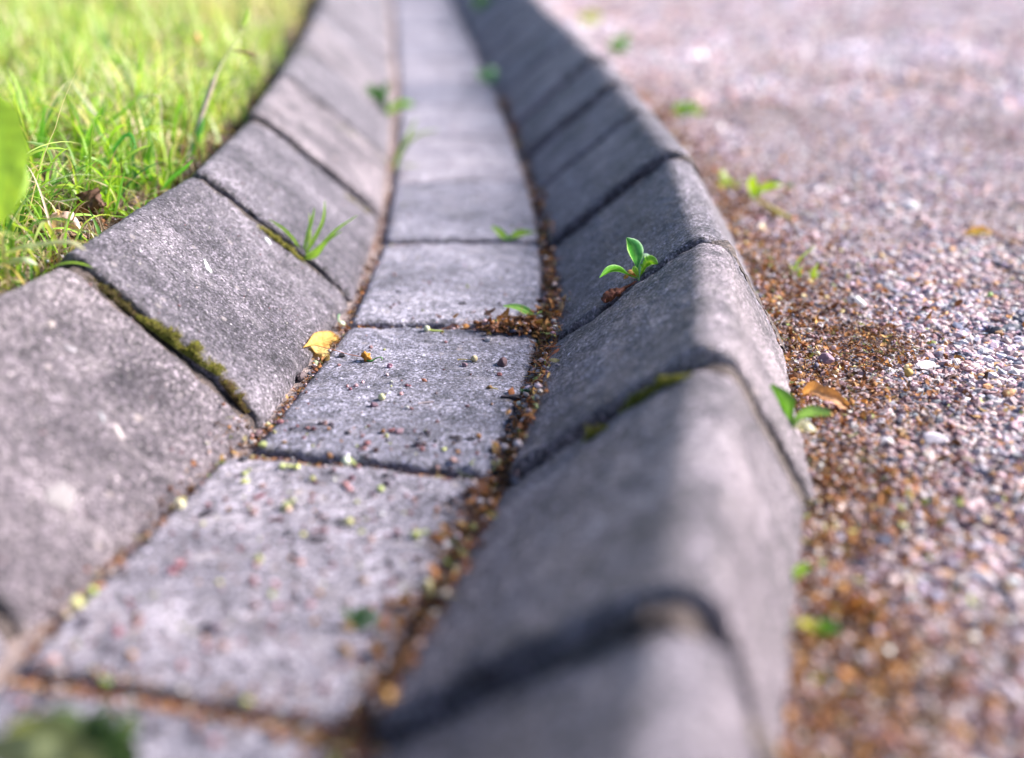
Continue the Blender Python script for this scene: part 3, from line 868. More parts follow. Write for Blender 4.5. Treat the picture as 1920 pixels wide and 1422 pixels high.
def tube_mesh(path, radii, col, n_l=12, k=6, col2=None):
    P = catmull([tuple(p) for p in path], n_l); Rr = catmull([(r,) for r in radii], n_l)[:, 0]
    V, C = [], []
    for i in range(n_l):
        t = P[min(i + 1, n_l - 1)] - P[max(i - 1, 0)]; t /= np.linalg.norm(t) + 1e-9
        a = np.cross(t, (0.13, .2, 1.0)); a /= np.linalg.norm(a) + 1e-9; b = np.cross(t, a)
        for j in range(k):
            th = 2 * math.pi * j / k
            V.append(P[i] + (a * math.cos(th) + b * math.sin(th)) * max(Rr[i], .00008))
            f = i / (n_l - 1); C.append(np.array(col) * (1 - f) + np.array(col2 or col) * f)
    F = [(i * k + j, i * k + (j + 1) % k, (i + 1) * k + (j + 1) % k, (i + 1) * k + j) for i in range(n_l - 1) for j in range(k)]
    F += [tuple(range(k)), tuple(reversed(range((n_l - 1) * k, n_l * k)))]
    return V, F, C
def tube(root, path, radii, col, name='stem', mat='fruit', **kw):
    V, F, C = tube_mesh(path, radii, col, **kw)
    return mesh_obj(name, V, F, M[mat], root, tuple(root.location), cols=C)
def px(pts, d0):
    """pixel path with depth offsets in metres -> world points"""
    return [at(p[0], p[1], d0 + (p[2] if len(p) > 2 else 0)) for p in pts]
def plant(name, label, cat, bx, by, group=None):
    b_, n_ = on(bx, by)
    d0 = depth_of(b_)
    return thing(name, label, cat, b_, group), b_, d0, d0 / FPX      # last: metres per pixel there

def ball_mesh(center, r, sub=2, sq=(1, 1, 1), amp=.15, seed=0, angular=False):
    import bmesh
    bm = bmesh.new(); bmesh.ops.create_icosphere(bm, subdivisions=sub, radius=1.0)
    rt = Matrix.Rotation(seed * 1.7, 3, 'Z') @ Matrix.Rotation(seed * .6 % .5, 3, 'X')
    V = []
    planes = []
    rs = random.Random(seed)
    for _ in range(9 if angular else 0):
        v = Vector((rs.uniform(-1, 1), rs.uniform(-1, 1), rs.uniform(-1, 1))).normalized(); planes.append((v, rs.uniform(.62, .85)))
    for v in bm.verts:
        p = v.co.copy()
        p *= 1 + amp * noise.noise(p * 1.6 + Vector((seed, 0, 0))) * 2 + amp * .4 * noise.noise(p * 5 + Vector((seed, 3, 0)))
        for nn, d in planes:
            k = p.dot(nn)
            if k > d: p -= nn * (k - d) * .92
        p = Vector((p.x * sq[0], p.y * sq[1], p.z * sq[2]))
        V.append(Vector(center) + (rt @ p) * r)
    F = [tuple(v.index for v in f.verts) for f in bm.faces]
    bm.free()
    return V, F
PEB_GROUP = 'loose pebbles lying on the gutter slabs'
def pebble(pxx, pyy, wpx, col, label, sq=(1, .8, .7), amp=.15, angular=True, group=None, name='pebble', cat='pebble', hz=.55, seed=None, sub=3):
    p, n_ = on(pxx, pyy); r = wpx * depth_of(p) / FPX / 2
    sd_ = seed if seed is not None else int(pxx * 3 + pyy)
    V, F = ball_mesh(p + n_ * r * hz * sq[2], r, sub, sq, amp, sd_, angular)
    C = []
    for v in V:
        k = noise.noise((v - p) / r * 1.5 + Vector((sd_, 0, 0)))
        C.append(np.clip(np.array(col) * (1 + .35 * k), 0, .9))
    o = mesh_obj(name, V, F, M['stone'], None, tuple(p), smooth=not angular, cols=C)
    return tag(o, label, cat, group)

# ---- the sharp seedling in the right kerb joint
root, b_, d0, mpp = plant('seedling', 'crisp green seedling with four leaves in a kerb joint, red-brown scrap below it', 'seedling', 1197, 524)
G1 = dict(base=(.09, .33, .03), vein=(.30, .60, .18), edge=(.45, .70, .30))
leaf(root, px([(1196, 520, 0), (1194, 500, -.002), (1193, 480, -.003), (1188, 462, -.004), (1175, 446, -.006)], d0), [w_ * mpp for w_ in (3, 7, 25, 27, 2)], roll=[.5, .15], cup=.45, side=None, seed=1, wav=.1, base=(.05, .26, .05), vein=(.16, .45, .12), edge=(.42, .72, .38), n_l=24, n_w=9)
leaf(root, px([(1194, 522, 0), (1178, 515, -.002), (1160, 506, -.006), (1142, 507, -.010), (1124, 521, -.014)], d0), [w_ * mpp for w_ in (3, 3.2, 13, 14, 1)], roll=.55, cup=.5, seed=2, base=(.12, .42, .02), vein=(.28, .58, .10), edge=(.38, .68, .2), n_l=24, n_w=9)
leaf(root, px([(1199, 520, 0), (1205, 505, -.001), (1212, 494, -.002), (1222, 489, -.003), (1234, 496, -.004)], d0), [w_ * mpp for w_ in (5, 14, 20, 18, 2)], roll=-.35, cup=.6, seed=3, wav=.3, base=(.17, .45, .02), vein=(.40, .62, .08), edge=(.5, .75, .28), n_l=24, n_w=9)
leaf(root, px([(1198, 518, -.001), (1198, 500, -.001), (1201, 484, -.001), (1211, 479, -.001), (1222, 486, -.001)], d0), [w_ * mpp for w_ in (4, 9, 17, 16, 5)], roll=.6, cup=.4, seed=4, base=(.30, .48, .30), vein=(.4, .55, .36), edge=(.6, .78, .6), wav=.25, n_l=20, n_w=9)
leaf(root, px([(1197, 521, -.001), (1194, 512, -.002), (1190, 505, -.003), (1189, 499, -.003)], d0), [w_ * mpp for w_ in (3, 8, 11, 3)], roll=.2, cup=.5, seed=5, base=(.20, .46, .02), edge=(.45, .7, .2), n_l=12)
tube(root, px([(1198, 532, .002), (1198, 524, 0), (1197, 515, 0)], d0), [1.8 * mpp, 2.2 * mpp, 1.2 * mpp], (.32, .50, .18), name='stem')
root = thing('dead_leaf', 'curled dark red-brown leaf scrap wedged in the kerb joint below the crisp seedling', 'dead leaf', at(1160, 552, d0 - .006))
leaf(root, px([(1194, 528, 0), (1176, 538, -.001), (1160, 548, -.004), (1143, 556, -.006), (1130, 566, -.006)], d0 - .003), [w_ * mpp for w_ in (3, 5, 16, 22, 8)], mat='dry', cup=1.0, wav=.6, rough=.0012, seed=8, base=(.15, .055, .035), vein=(.32, .12, .10), n_l=22, n_w=9, roll=.2)
root = thing('dead_leaf', 'small ochre husk caught behind the stem of the crisp seedling', 'dead leaf', at(1180, 512, d0 + .002))
leaf(root, px([(1204, 518, .001), (1190, 513, .001), (1180, 513, 0), (1170, 522, -.001)], d0 + .002), [w_ * mpp for w_ in (4, 14, 12, 3)], mat='dry', cup=.9, wav=.5, rough=.0008, seed=11, base=(.40, .22, .06), vein=(.5, .3, .1), n_l=14, n_w=7)

# ---- yellow leaf, its stalk, and the dried flower beside it
p0, n0 = on(606, 652); d0 = depth_of(p0) - .004; mpp = d0 / FPX
root = thing('fallen_leaf', 'small yellow leaf with a curved stalk resting where slab meets left kerb', 'leaf', at(600, 645, d0))
def drape(outline, lift, base, edge, name, seed, vein=None, bulge=.002):
    """a leaf piece whose outline lies just above the stones"""
    O = catmull(outline + [outline[0]], 60)[:-1]
    cx, cy = O[:, 0].mean(), O[:, 1].mean()
    V, C = [], []
    rings = (0.02, .2, .4, .6, .8, .93, 1.0)
    for r_ in rings:
        for k in range(len(O)):
            x = cx + (O[k, 0] - cx) * r_; y = cy + (O[k, 1] - cy) * r_
            dd = depth_of(on(x, y)[0]) - lift - bulge * (1 - r_ * r_) + .0011 * noise.noise(Vector((x * .12, y * .12, seed)))
            V.append(at(x, y, dd))
            th = math.atan2(y - cy, x - cx)
            f = .82 + .36 * noise.noise(Vector((x * .11, y * .16, seed + 4))) + .10 * math.sin(th * 9)
            c = np.array(base) * f
            if r_ > .9: c = np.array(edge) * f
            C.append(c)
    n = len(O)
    F = [(a * n + k, a * n + (k + 1) % n, (a + 1) * n + (k + 1) % n, (a + 1) * n + k) for a in range(len(rings) - 1) for k in range(n)]
    F.append(tuple(reversed(range(n))))
    return mesh_obj(name, V, F, M['dry'], root, tuple(root.location), cols=np.clip(C, 0, .9))
drape([(568, 652), (577, 642), (586, 628), (594, 623), (608, 621), (622, 622), (630, 628), (639, 636), (632, 641), (624, 640), (618, 650), (606, 652), (590, 648), (578, 650)], .005, (.70, .44, .12), (.55, .32, .08), 'leaf', 3)
drape([(582, 649), (594, 648), (608, 651), (618, 650), (617, 662), (618, 674), (611, 677), (600, 669), (590, 660)], .0062, (.76, .54, .20), (.60, .40, .12), 'leaf_lobe', 5)
tube(root, px([(568, 651, 0), (558, 656, -.001), (543, 661, -.002), (530, 658, -.001), (522, 648, 0)], d0 - .004), [1.4 * mpp, 1.2 * mpp, 1.2 * mpp, 1.3 * mpp, 1.6 * mpp], (.62, .45, .08), name='stalk', col2=(.5, .42, .05))
root = thing('dry_flower', 'dried orange-brown flower head on a thin red stalk beside the yellow leaf', 'dried flower', on(686, 676)[0])
d1 = depth_of(on(686, 676)[0]) - .002
tube(root, px([(588, 647, -.004), (620, 655, -.004), (655, 665, -.002), (678, 669, 0)], d1), [.6 * mpp] * 4, (.36, .12, .06), name='stalk')
V, F = ball_mesh(at(686, 669, d1), 8.5 * mpp, 3, (1, .9, .95), .45, 5)
mesh_obj('flower_head', V, F, M['litter'], root, tuple(root.location), cols=[(.45 + .25 * noise.noise(v * 900), .20 + .15 * noise.noise(v * 900), .03) for v in V])
tube(root, px([(686, 674, 0), (696, 677, 0), (705, 672, 0), (713, 670, -.001), (717, 673, -.001), (714, 677, 0)], d1 - .001), [2.2 * mpp, 2 * mpp, 1.2 * mpp, 1.0 * mpp, .9 * mpp, .6 * mpp], (.05, .20, .05), name='sepal', col2=(.18, .42, .08), n_l=20)

# ---- pebbles and bark on the slabs
DP, PU, RD, PK, BK = (.10, .055, .065), (.22, .135, .165), (.24, .09, .09), (.46, .24, .25), (.025, .022, .03)
for a in [
    (942, 684, 27, DP, 'largest dark purple rough stone on the slab, nearest the brown litter'),
    (937, 704, 12, RD, 'tiny red-brown pebble just in front of the largest purple stone'),
    (871, 687, 14, PU, 'purple pebble left of the largest purple stone, beneath a stalked fruit'),
    (701, 763, 18, (.17, .10, .13), 'rounded dark violet pebble beside the pale green fruit'),
    (747, 812, 18, PU, 'violet pebble alone on the front half of the slab'),
    (705, 847, 14, (.09, .035, .03), 'dark red-brown pebble near the front edge of the slab'),
    (641, 669, 15, BK, 'shiny black bead right of the yellow leaf'),
    (730, 689, 13, (.34, .17, .23), 'rosy pebble right of the dried flower'),
    (726, 704, 9, (.42, .30, .33), 'small pale mauve pebble below the rosy pebble'),
    (651, 726, 9, PK, 'pink chip, leftmost of the close pair'),
    (657, 731, 8, (.30, .10, .13), 'dark pink chip touching the lower side of the pink chip'),
    (667, 725, 10, (.38, .22, .24), 'flat pinkish chip right of the close pair of chips'),
    (680, 718, 8, (.50, .30, .33), 'light pink chip above the flat pinkish chip'),
    (752, 740, 10, PK, 'pink chip right of the pale green fruit'),
    (762, 724, 8, (.20, .07, .09), 'dark red chip, left one of the touching pair behind the pink chip'),
    (768, 725, 7, (.30, .12, .13), 'dark red chip, right one of the touching pair behind the pink chip'),
    (922, 759, 8, (.30, .18, .13), 'brown grain left of the dark bark piece'),
    (783, 838, 9, (.30, .12, .14), 'reddish chip on the slab behind the front joint, right of centre'),
    (763, 839, 8, (.14, .06, .07), 'dark red grain left of the reddish chip'),
    (816, 830, 10, BK, 'black grain on the slab left of the dark twig bits'),
    (486, 820, 25, (.13, .08, .09), 'dark violet stone in the corner below the left kerb joint'),
    (565, 712, 24, (.10, .07, .075), 'dark stone lodged at the left kerb foot below the yellow leaf'),
    (547, 806, 10, (.07, .06, .08), 'small black pebble near the left corner of the slab'),
    (857, 615, 12, (.33, .30, .34), 'grey pebble in the joint behind the slab'),
    (915, 640, 15, (.50, .46, .47), 'pale grey pebble at the edge of the brown litter pile'),
    (716, 966, 14, (.62, .60, .62), 'whitish pebble just in front of the slab joint'),
    (738, 897, 10, (.16, .15, .20), 'slate pebble right of the whitish pebble'),
    (655, 920, 16, PK, 'blurred pink pebble on the near slab behind its centre'),
    (698, 928, 12, (.16, .11, .15), 'blurred dark pebble right of the pink one on the near slab'),
    (276, 1018, 18, BK, 'blurred black stone in the joint along the near left kerb stone'),
    (405, 1183, 28, (.10, .07, .10), 'blurred dark stone on the middle of the nearest slab'),
    (505, 944, 14, (.26, .12, .14), 'blurred reddish pebble left on the near slab'),
]:
    pebble(a[0], a[1], a[2], a[3], a[4], group=PEB_GROUP, amp=.2 if a[2] > 12 else .15, sub=3 if a[2] > 12 else 2)
for a in [(958, 747, 38, 'dark bark piece pointing at the brown litter', (1, .3, .3)), (851, 822, 24, 'dark twig bit on the slab, left of the smaller twig bit', (1, .3, .3)), (884, 824, 17, 'smaller dark twig bit near the right end of the slab', (1, .45, .4)),
          (638, 869, 30, 'black bark chip in the front slab joint beside the white fruit', (1, .4, .45)), (595, 1014, 40, 'blurred dark bark chip on the near slab', (1, .32, .3)), (385, 967, 32, 'blurred dark bark chip near the left edge of the near slab', (1, .4, .35)),
          (868, 570, 16, 'little dark chip on the slab behind the brown litter pile', (1, .4, .3)), (1018, 475, 10, 'black crumb on the slab beside the right kerb foot', (1, .5, .4))]:
    pebble(a[0], a[1], a[2], (.045, .035, .045), a[3], sq=a[4], amp=.25, angular=True, name='bark_chip', cat='bark chip', group='dark bark chips on the gutter slabs', seed=int(a[0]) % 2 * 2)

# ---- small round fruits with stalks
def fruit(cx, cy, dpx, path, label, col=(.42, .46, .24), scol=(.45, .50, .12), srad=1.6, group='small stalked fruits fallen in the gutter'):
    p, n_ = on(cx, cy + dpx * .35); mp = depth_of(p) / FPX; r = dpx * mp / 2
    c = p + n_ * r * .8
    dd = depth_of(c)
    root = thing('fallen_fruit', label, 'fruit', p, group)
    V, F = ball_mesh(c, r, 3, (1, 1, 1), .05, int(cx))
    mesh_obj('fruit', V, F, M['fruit'], root, tuple(p), cols=[np.array(col) * (1 + .3 * noise.noise((v - c) / r * 2)) for v in V])
    if path:
        pts = [c + (at(cx, cy, dd) - c)] + [at(a, b, dd + (e / 1000)) for a, b, e in path]
        tube(root, pts, [srad * mp * .8] * (len(pts) - 1) + [srad * mp * 1.3], scol, name='stalk')
    return root
fruit(715, 745, 14, [(721, 741, -1), (725, 737, -1)], 'pale green round fruit with a short stub on the middle of the slab', (.48, .48, .27), (.40, .33, .12), 1.2)
fruit(592, 683, 13, [(597, 688, -3), (603, 693, -3)], 'grey-green fruit with a yellow-green stalk below the yellow leaf', (.36, .44, .26), (.50, .62, .08), 2)
fruit(640, 609, 14, [(636, 604, 0), (634, 596, 2), (636, 590, 4)], 'pale green fruit at the left kerb foot behind the yellow leaf', (.50, .60, .42), (.22, .40, .20), 1.8)
fruit(800, 617, 12, [(810, 620, 0), (822, 621, 0), (832, 622, 0)], 'pale fruit with a level green stalk in the joint behind the slab', (.52, .54, .36), (.45, .55, .10), 2.2)
fruit(652, 857, 20, [(662, 866, -2), (668, 876, -3), (672, 883, -3)], 'whitish green fruit with its stalk hanging over the front slab joint', (.62, .68, .50), (.50, .58, .16), 2.2)
fruit(889, 673, 13, [(880, 675, 0), (868, 674, 0), (858, 675, 0)], 'tan fruit with a long level stalk left of the largest purple stone', (.42, .35, .20), (.38, .30, .10), 1.2)
fruit(1006, 762, 13, [(1005, 754, -1), (1001, 749, -1), (998, 744, -1)], 'glossy green fruit with an upright stalk on the brown litter', (.30, .38, .18), (.55, .62, .25), 1.4)
fruit(971, 764, 8, [], 'little ochre fruit left of the glossy green fruit', (.50, .38, .18))
fruit(503, 798, 12, [(515, 798, -1), (530, 796, -1), (545, 795, -1)], 'pale fruit with a yellow stalk by the left kerb joint', (.55, .52, .28), (.60, .60, .12), 2)
fruit(530, 875, 13, [(540, 874, -1), (552, 875, -1), (560, 874, -2)], 'blurred yellow-green stalked fruit left in front of the front slab joint', (.50, .55, .22), (.66, .70, .20), 3.4)
fruit(538, 948, 18, [(545, 942, -1), (552, 936, -1)], 'blurred yellow-green fruit on the left half of the near slab', (.46, .50, .18), (.66, .70, .30), 4)
fruit(780, 1003, 17, [(790, 1000, -1), (802, 996, -1)], 'blurred yellow-green fruit on the right half of the near slab', (.46, .50, .14), (.66, .70, .24), 4)
fruit(655, 978, 14, [], 'blurred yellowish fruit in the middle of the near slab', (.56, .54, .22))
fruit(887, 990, 15, [], 'blurred pale green fruit high in the litter at the near right kerb foot', (.46, .52, .18))
fruit(877, 1012, 15, [], 'blurred pale green fruit just below another in the near right litter', (.52, .54, .24))
fruit(808, 1115, 26, [], 'large blurred cream fruit in the near right litter', (.62, .60, .28))
fruit(796, 1095, 22, [], 'blurred buff fruit above the large cream one', (.56, .50, .28))
fruit(150, 1130, 26, [(165, 1118, 0), (178, 1106, 0)], 'blurred yellow fruit with a green stalk at the near left kerb foot', (.70, .66, .30), (.42, .52, .10), 6)
fruit(338, 945, 20, [(345, 935, 0)], 'blurred cream fruit in the joint beside the near left kerb stone', (.66, .64, .36), (.6, .6, .3), 4)
root = thing('dry_flower', 'tiny dried brown flower with a straight tan stalk on the slab right of centre', 'dried flower', on(918, 727)[0])
mp = depth_of(on(918, 727)[0]) / FPX; dd = depth_of(on(918, 727)[0]) - .002
V, F = ball_mesh(at(918, 726, dd), 5 * mp, 2, (1, .8, .8), .6, 9)
mesh_obj('flower_head', V, F, M['litter'], root, tuple(root.location), cols=[(.30, .18, .08)] * len(V))
tube(root, [at(918, 726, dd), at(932, 730, dd), at(945, 735, dd)], [1.2 * mp] * 3, (.45, .38, .14), name='stalk')
tube(thing('stem_piece', 'short pale pink stem lying on the slab below the red chips', 'stem', on(798, 756)[0]), px([(785, 757), (800, 755), (814, 753)], depth_of(on(798, 756)[0]) - .001), [1.4 * mp] * 3, (.60, .46, .44), name='stem')
root = thing('green_sprig', 'tiny dark green spiky sprig in the brown litter', 'sprig', on(985, 733)[0])
for k in range(16):
    a = k / 16 * 2 * math.pi; l = 10 + 3 * math.sin(k * 5)
    tube(root, px([(985, 733, 0), (985 + l * .5 * math.cos(a), 733 + l * .35 * math.sin(a), -.003), (985 + l * math.cos(a), 733 + l * .6 * math.sin(a), -.004 - .002 * math.sin(k))], dd), [.7 * mp, .7 * mp, .2 * mp], (.07, .18, .09), name='needle', n_l=5, k=4)
root, b_, d0, mpp = plant('fallen_leaf', 'fresh green leaf lying on the brown litter pile at the slab joint', 'leaf', 1000, 596)
leaf(root, px([(1003, 596, -.003), (988, 584, -.006), (968, 576, -.006), (944, 574, -.005)], d0), [w_ * mpp for w_ in (6, 15, 12, 2)], cup=.3, roll=.5, base=(.14, .42, .10), vein=(.5, .7, .4), edge=(.55, .75, .45), seed=31)
tube(root, px([(1001, 596, -.003), (1008, 588, -.003), (1017, 584, -.002)], d0), [1.2 * mpp] * 3, (.3, .45, .1), name='stalk')
root = thing('leaf_piece', 'curled rusty leaf bit on the slab behind the front of the yellow leaf', 'leaf piece', on(795, 713)[0])
dd = depth_of(on(795, 713)[0]) - .002
leaf(root, px([(790, 710, 0), (796, 714, -.001), (801, 716, 0)], dd), [w_ * mp for w_ in (2, 9, 2)], mat='dry', cup=.8, base=(.30, .12, .08), vein=(.4, .2, .15), n_l=8, n_w=5)

# ---- blurred plants standing in the gutter joints
def sprout(name, label, cat, bx, by, leaves, mat='leaf', group=None, dz=0.0, pname='leaf', **kw):
    root, b_, d0, mpp = plant(name, label, cat, bx, by, group)
    for i, (pts, ws, col) in enumerate(leaves):
        leaf(root, px([(bx, by, 0)] + pts, d0 + dz), [w_ * mpp for w_ in ws], mat=mat, name=pname, base=col, vein=tuple(min(.8, c * 1.4 + .03) for c in col), seed=i + int(bx), n_l=14, n_w=5, roll=.35 * (-1) ** i, **kw)
    return root
LG, MG = (.22, .40, .06), (.10, .28, .04)
sprout('sprout', 'two-leaved green sprout in the slab joint close to the right kerb foot', 'seedling', 952, 452,
       [([(945, 444, 0), (936, 434, -.002), (922, 425, -.002)], (3, 11, 13, 3), LG), ([(962, 444, 0), (978, 436, -.002), (1000, 436, -.002)], (3, 11, 13, 3), LG), ([(951, 446, -.002), (946, 440, -.003)], (4, 8, 3), MG)])
sprout('grass_tuft', 'thin tuft of six grass blades growing in the mossy left kerb joint', 'grass tuft', 567, 484,
       [([(553, 452, -.004), (530, 428, -.01), (505, 412, -.014)], (4, 6, 6, 1), LG), ([(577, 440, .0), (585, 412, -.002), (590, 390, -.002)], (5, 7, 6, 1), LG), ([(588, 450, .0), (606, 412, .0), (609, 376, -.002)], (5, 9, 7, 1), LG),
        ([(600, 465, -.002), (630, 432, -.004), (670, 404, -.006)], (5, 10, 6, 1), (.30, .52, .10)), ([(590, 478, -.004), (612, 452, -.008), (640, 434, -.008)], (5, 12, 8, 2), LG), ([(580, 460, 0), (581, 425, 0), (580, 400, 0)], (4, 6, 5, 1), (.4, .55, .12))], mat='grass', pname='blade')
sprout('weed', 'blurred light green weed where the left kerb foot meets the slab joint', 'weed', 738, 322,
       [([(748, 290, -.002), (762, 262, -.004), (780, 225, -.01)], (5, 11, 9, 3), (.20, .32, .10)), ([(756, 280, .0), (785, 252, -.004), (820, 244, -.006)], (4, 6, 6, 2), (.28, .38, .22)), ([(760, 312, 0), (785, 315, -.002), (810, 322, 0)], (4, 8, 8, 3), (.36, .40, .24))])
sprout('weed', 'blurred dark weed with one bright leaf in a far left kerb joint', 'weed', 725, 212,
       [([(712, 188, 0), (700, 170, -.004), (688, 160, 0)], (8, 22, 20, 5), (.05, .15, .04)), ([(718, 185, 0), (722, 165, 0), (728, 155, 0)], (6, 14, 14, 4), (.06, .18, .04)), ([(738, 200, -.004), (755, 194, -.006), (775, 196, -.006)], (6, 18, 18, 5), (.25, .52, .05)), ([(700, 190, 0), (680, 172, 0), (658, 162, 0)], (8, 18, 16, 6), (.06, .16, .06)), ([(716, 205, -.002), (705, 192, -.003), (700, 178, 0)], (8, 20, 20, 5), (.05, .14, .04))])
sprout('weed', 'small blurred bluish green weed at the far right kerb foot', 'weed', 922, 158,
       [([(912, 146, 0), (902, 138, -.004), (893, 136, 0)], (7, 15, 15, 5), (.16, .33, .18)), ([(924, 140, 0), (922, 132, 0), (918, 126, 0)], (8, 18, 18, 5), (.18, .42, .20)), ([(914, 156, 0), (904, 154, 0), (894, 158, 0)], (8, 14, 14, 5), (.14, .36, .14))])
sprout('weed', 'faint dark green weed beside the right kerb foot at the far bend', 'weed', 905, 14, [([(898, 4, 0), (892, -6, 0)], (10, 24, 10), (.10, .26, .05)), ([(912, 4, 0), (916, -6, 0)], (10, 22, 10), (.10, .26, .05)), ([(905, 2, 0), (904, -10, 0)], (10, 22, 10), (.12, .3, .06))])
sprout('weed', 'small blurred dark green tuft with a brown base on the nearest slab', 'weed', 668, 1178,
       [([(660, 1162, 0), (650, 1150, 0), (645, 1142, 0)], (8, 16, 14, 4), (.12, .22, .07)), ([(675, 1158, 0), (688, 1148, 0), (700, 1146, 0)], (8, 22, 20, 6), (.06, .16, .06)), ([(668, 1160, 0), (668, 1150, 0), (672, 1140, 0)], (8, 16, 14, 4), (.08, .19, .06)), ([(655, 1176, -.002), (645, 1172, -.002), (640, 1178, 0)], (8, 14, 12, 4), (.30, .18, .05)), ([(690, 1168, -.002), (700, 1160, -.002), (708, 1150, 0)], (8, 14, 12, 4), (.08, .19, .08))])
sprout('leafy_weed', 'large blurred green weed crowding the gutter closest to the viewer', 'weed', 150, 1560,
       [([(120, 1390, -.004), (70, 1372, -.006), (10, 1375, 0)], (20, 60, 70, 20), (.17, .20, .09)), ([(100, 1410, -.006), (40, 1410, -.008), (-40, 1400, 0)], (20, 70, 80, 30), (.20, .23, .11)), ([(170, 1380, 0), (190, 1345, .0), (205, 1320, .004)], (20, 50, 50, 10), (.035, .07, .015)),
        ([(210, 1400, 0), (240, 1370, 0), (235, 1335, .004)], (20, 50, 44, 10), (.05, .10, .02)), ([(200, 1440, 0), (240, 1420, 0), (250, 1390, 0)], (20, 60, 50, 12), (.05, .09, .02)), ([(140, 1385, 0), (120, 1350, 0), (90, 1335, 0)], (20, 50, 50, 12), (.10, .15, .06)), ([(165, 1440, -.004), (110, 1440, -.004), (60, 1450, -.004)], (30, 80, 90, 40), (.19, .22, .10)), ([(180, 1430, 0), (175, 1390, 0), (170, 1350, 0)], (30, 70, 60, 16), (.03, .06, .012))])

# ---- on the gravel side
sprout('seedling', 'bright yellow-green seedling with two upright leaves on the gravel beyond the kerb', 'seedling', 1416, 376,
       [([(1414, 360, 0), (1411, 344, -.001), (1412, 328, 0)], (6, 14, 18, 4), (.42, .66, .02)), ([(1424, 358, 0), (1444, 348, -.002), (1466, 346, -.002)], (4, 10, 13, 5), (.34, .58, .02)), ([(1412, 366, 0), (1409, 356, -.002), (1408, 348, 0)], (4, 8, 9, 3), (.42, .62, .05))])
sprout('weed', 'low yellow-green sprig left of the bright seedling at the kerb foot', 'weed', 1392, 356,
       [([(1378, 350, 0), (1362, 348, 0), (1346, 343, 0)], (5, 12, 14, 4), (.30, .42, .02)), ([(1368, 340, .004), (1356, 330, .006), (1354, 318, .006)], (4, 10, 16, 6), (.36, .50, .10))])
sprout('weed', 'dark green sprig right of the bright seedling on the gravel', 'weed', 1470, 356, [([(1478, 350, 0), (1486, 346, 0)], (6, 12, 6), (.10, .26, .04)), ([(1476, 354, 0), (1490, 352, 0)], (6, 10, 5), (.12, .28, .05))])
root, b_, d0, mpp = plant('dead_leaf', 'curled olive and tan leaf in front of the bright seedling', 'dead leaf', 1470, 415)
leaf(root, px([(1420, 372, .008), (1440, 384, .004), (1462, 398, .0), (1480, 408, -.004), (1494, 422, -.004)], d0), [w_ * mpp for w_ in (6, 12, 16, 18, 12)], mat='dry', cup=.9, wav=.4, seed=51, base=(.46, .36, .14), vein=(.55, .45, .25), tint=(.26, .30, .04), roll=.4)
leaf(root, px([(1455, 428, -.004), (1470, 424, -.004), (1484, 420, -.006), (1494, 424, -.006)], d0), [w_ * mpp for w_ in (4, 10, 12, 6)], mat='dry', name='leaf_lobe', cup=.9, wav=.4, seed=52, base=(.16, .16, .02), roll=-.3)
sprout('grass_tuft', 'short bright grass sprouts rising from brown crumbs on the gravel', 'grass tuft', 1500, 520,
       [([(1490, 505, 0), (1486, 500, 0)], (3, 4, 1), (.4, .62, .05)), ([(1493, 500, 0), (1506, 480, 0), (1528, 462, -.002)], (3, 4, 4, 1), (.34, .58, .06)), ([(1500, 508, 0), (1504, 500, 0)], (4, 5, 1), (.4, .62, .05))], mat='grass', pname='blade')
sprout('grass_tuft', 'second clump of bright grass sprouts, right of the taller one', 'grass tuft', 1524, 528,
       [([(1528, 510, 0), (1534, 492, 0)], (4, 5, 1), (.4, .62, .05)), ([(1520, 515, 0), (1518, 505, 0)], (4, 4, 1), (.5, .66, .08)), ([(1531, 518, 0), (1537, 508, 0)], (4, 4, 1), (.38, .6, .05)), ([(1524, 512, 0), (1525, 500, 0)], (4, 5, 1), (.45, .66, .03))], mat='grass', pname='blade')
sprout('seedling', 'blurred bright green seedling leaning over the outer foot of the kerb', 'seedling', 1486, 800,
       [([(1478, 775, -.004), (1474, 750, -.008), (1446, 722, -.010)], (6, 20, 28, 6), (.08, .22, .03)), ([(1500, 782, -.002), (1525, 772, -.006), (1558, 776, -.006)], (6, 16, 22, 8), (.14, .28, .09)), ([(1500, 795, 0), (1515, 800, -.002), (1530, 808, 0)], (8, 20, 18, 4), (.62, .62, .45))])
root, b_, d0, mpp = plant('dead_leaf', 'orange-brown curled dead leaf arching at the kerb foot on the gravel', 'dead leaf', 1555, 765)
leaf(root, px([(1506, 738, 0), (1524, 733, -.010), (1550, 744, -.012), (1572, 755, -.010), (1594, 770, -.004)], d0), [w_ * mpp for w_ in (8, 26, 30, 24, 10)], mat='dry', cup=-.7, wav=.4, seed=61, base=(.40, .20, .09), vein=(.52, .32, .18), roll=.5, rough=.001, n_l=24, n_w=9)
root, b_, d0, mpp = plant('dead_leaf', 'flat ochre dead leaf on the gravel at the right edge of view', 'dead leaf', 1838, 442)
leaf(root, px([(1808, 440, 0), (1830, 436, -.004), (1850, 438, -.006), (1868, 445, -.002)], d0), [w_ * mpp for w_ in (6, 20, 20, 6)], mat='dry', cup=-.5, wav=.4, seed=62, base=(.55, .30, .10), roll=.3)
root, b_, d0, mpp = plant('dead_leaf', 'blurred rust-orange dead leaf clump at the near outer kerb foot', 'dead leaf', 1600, 1165)
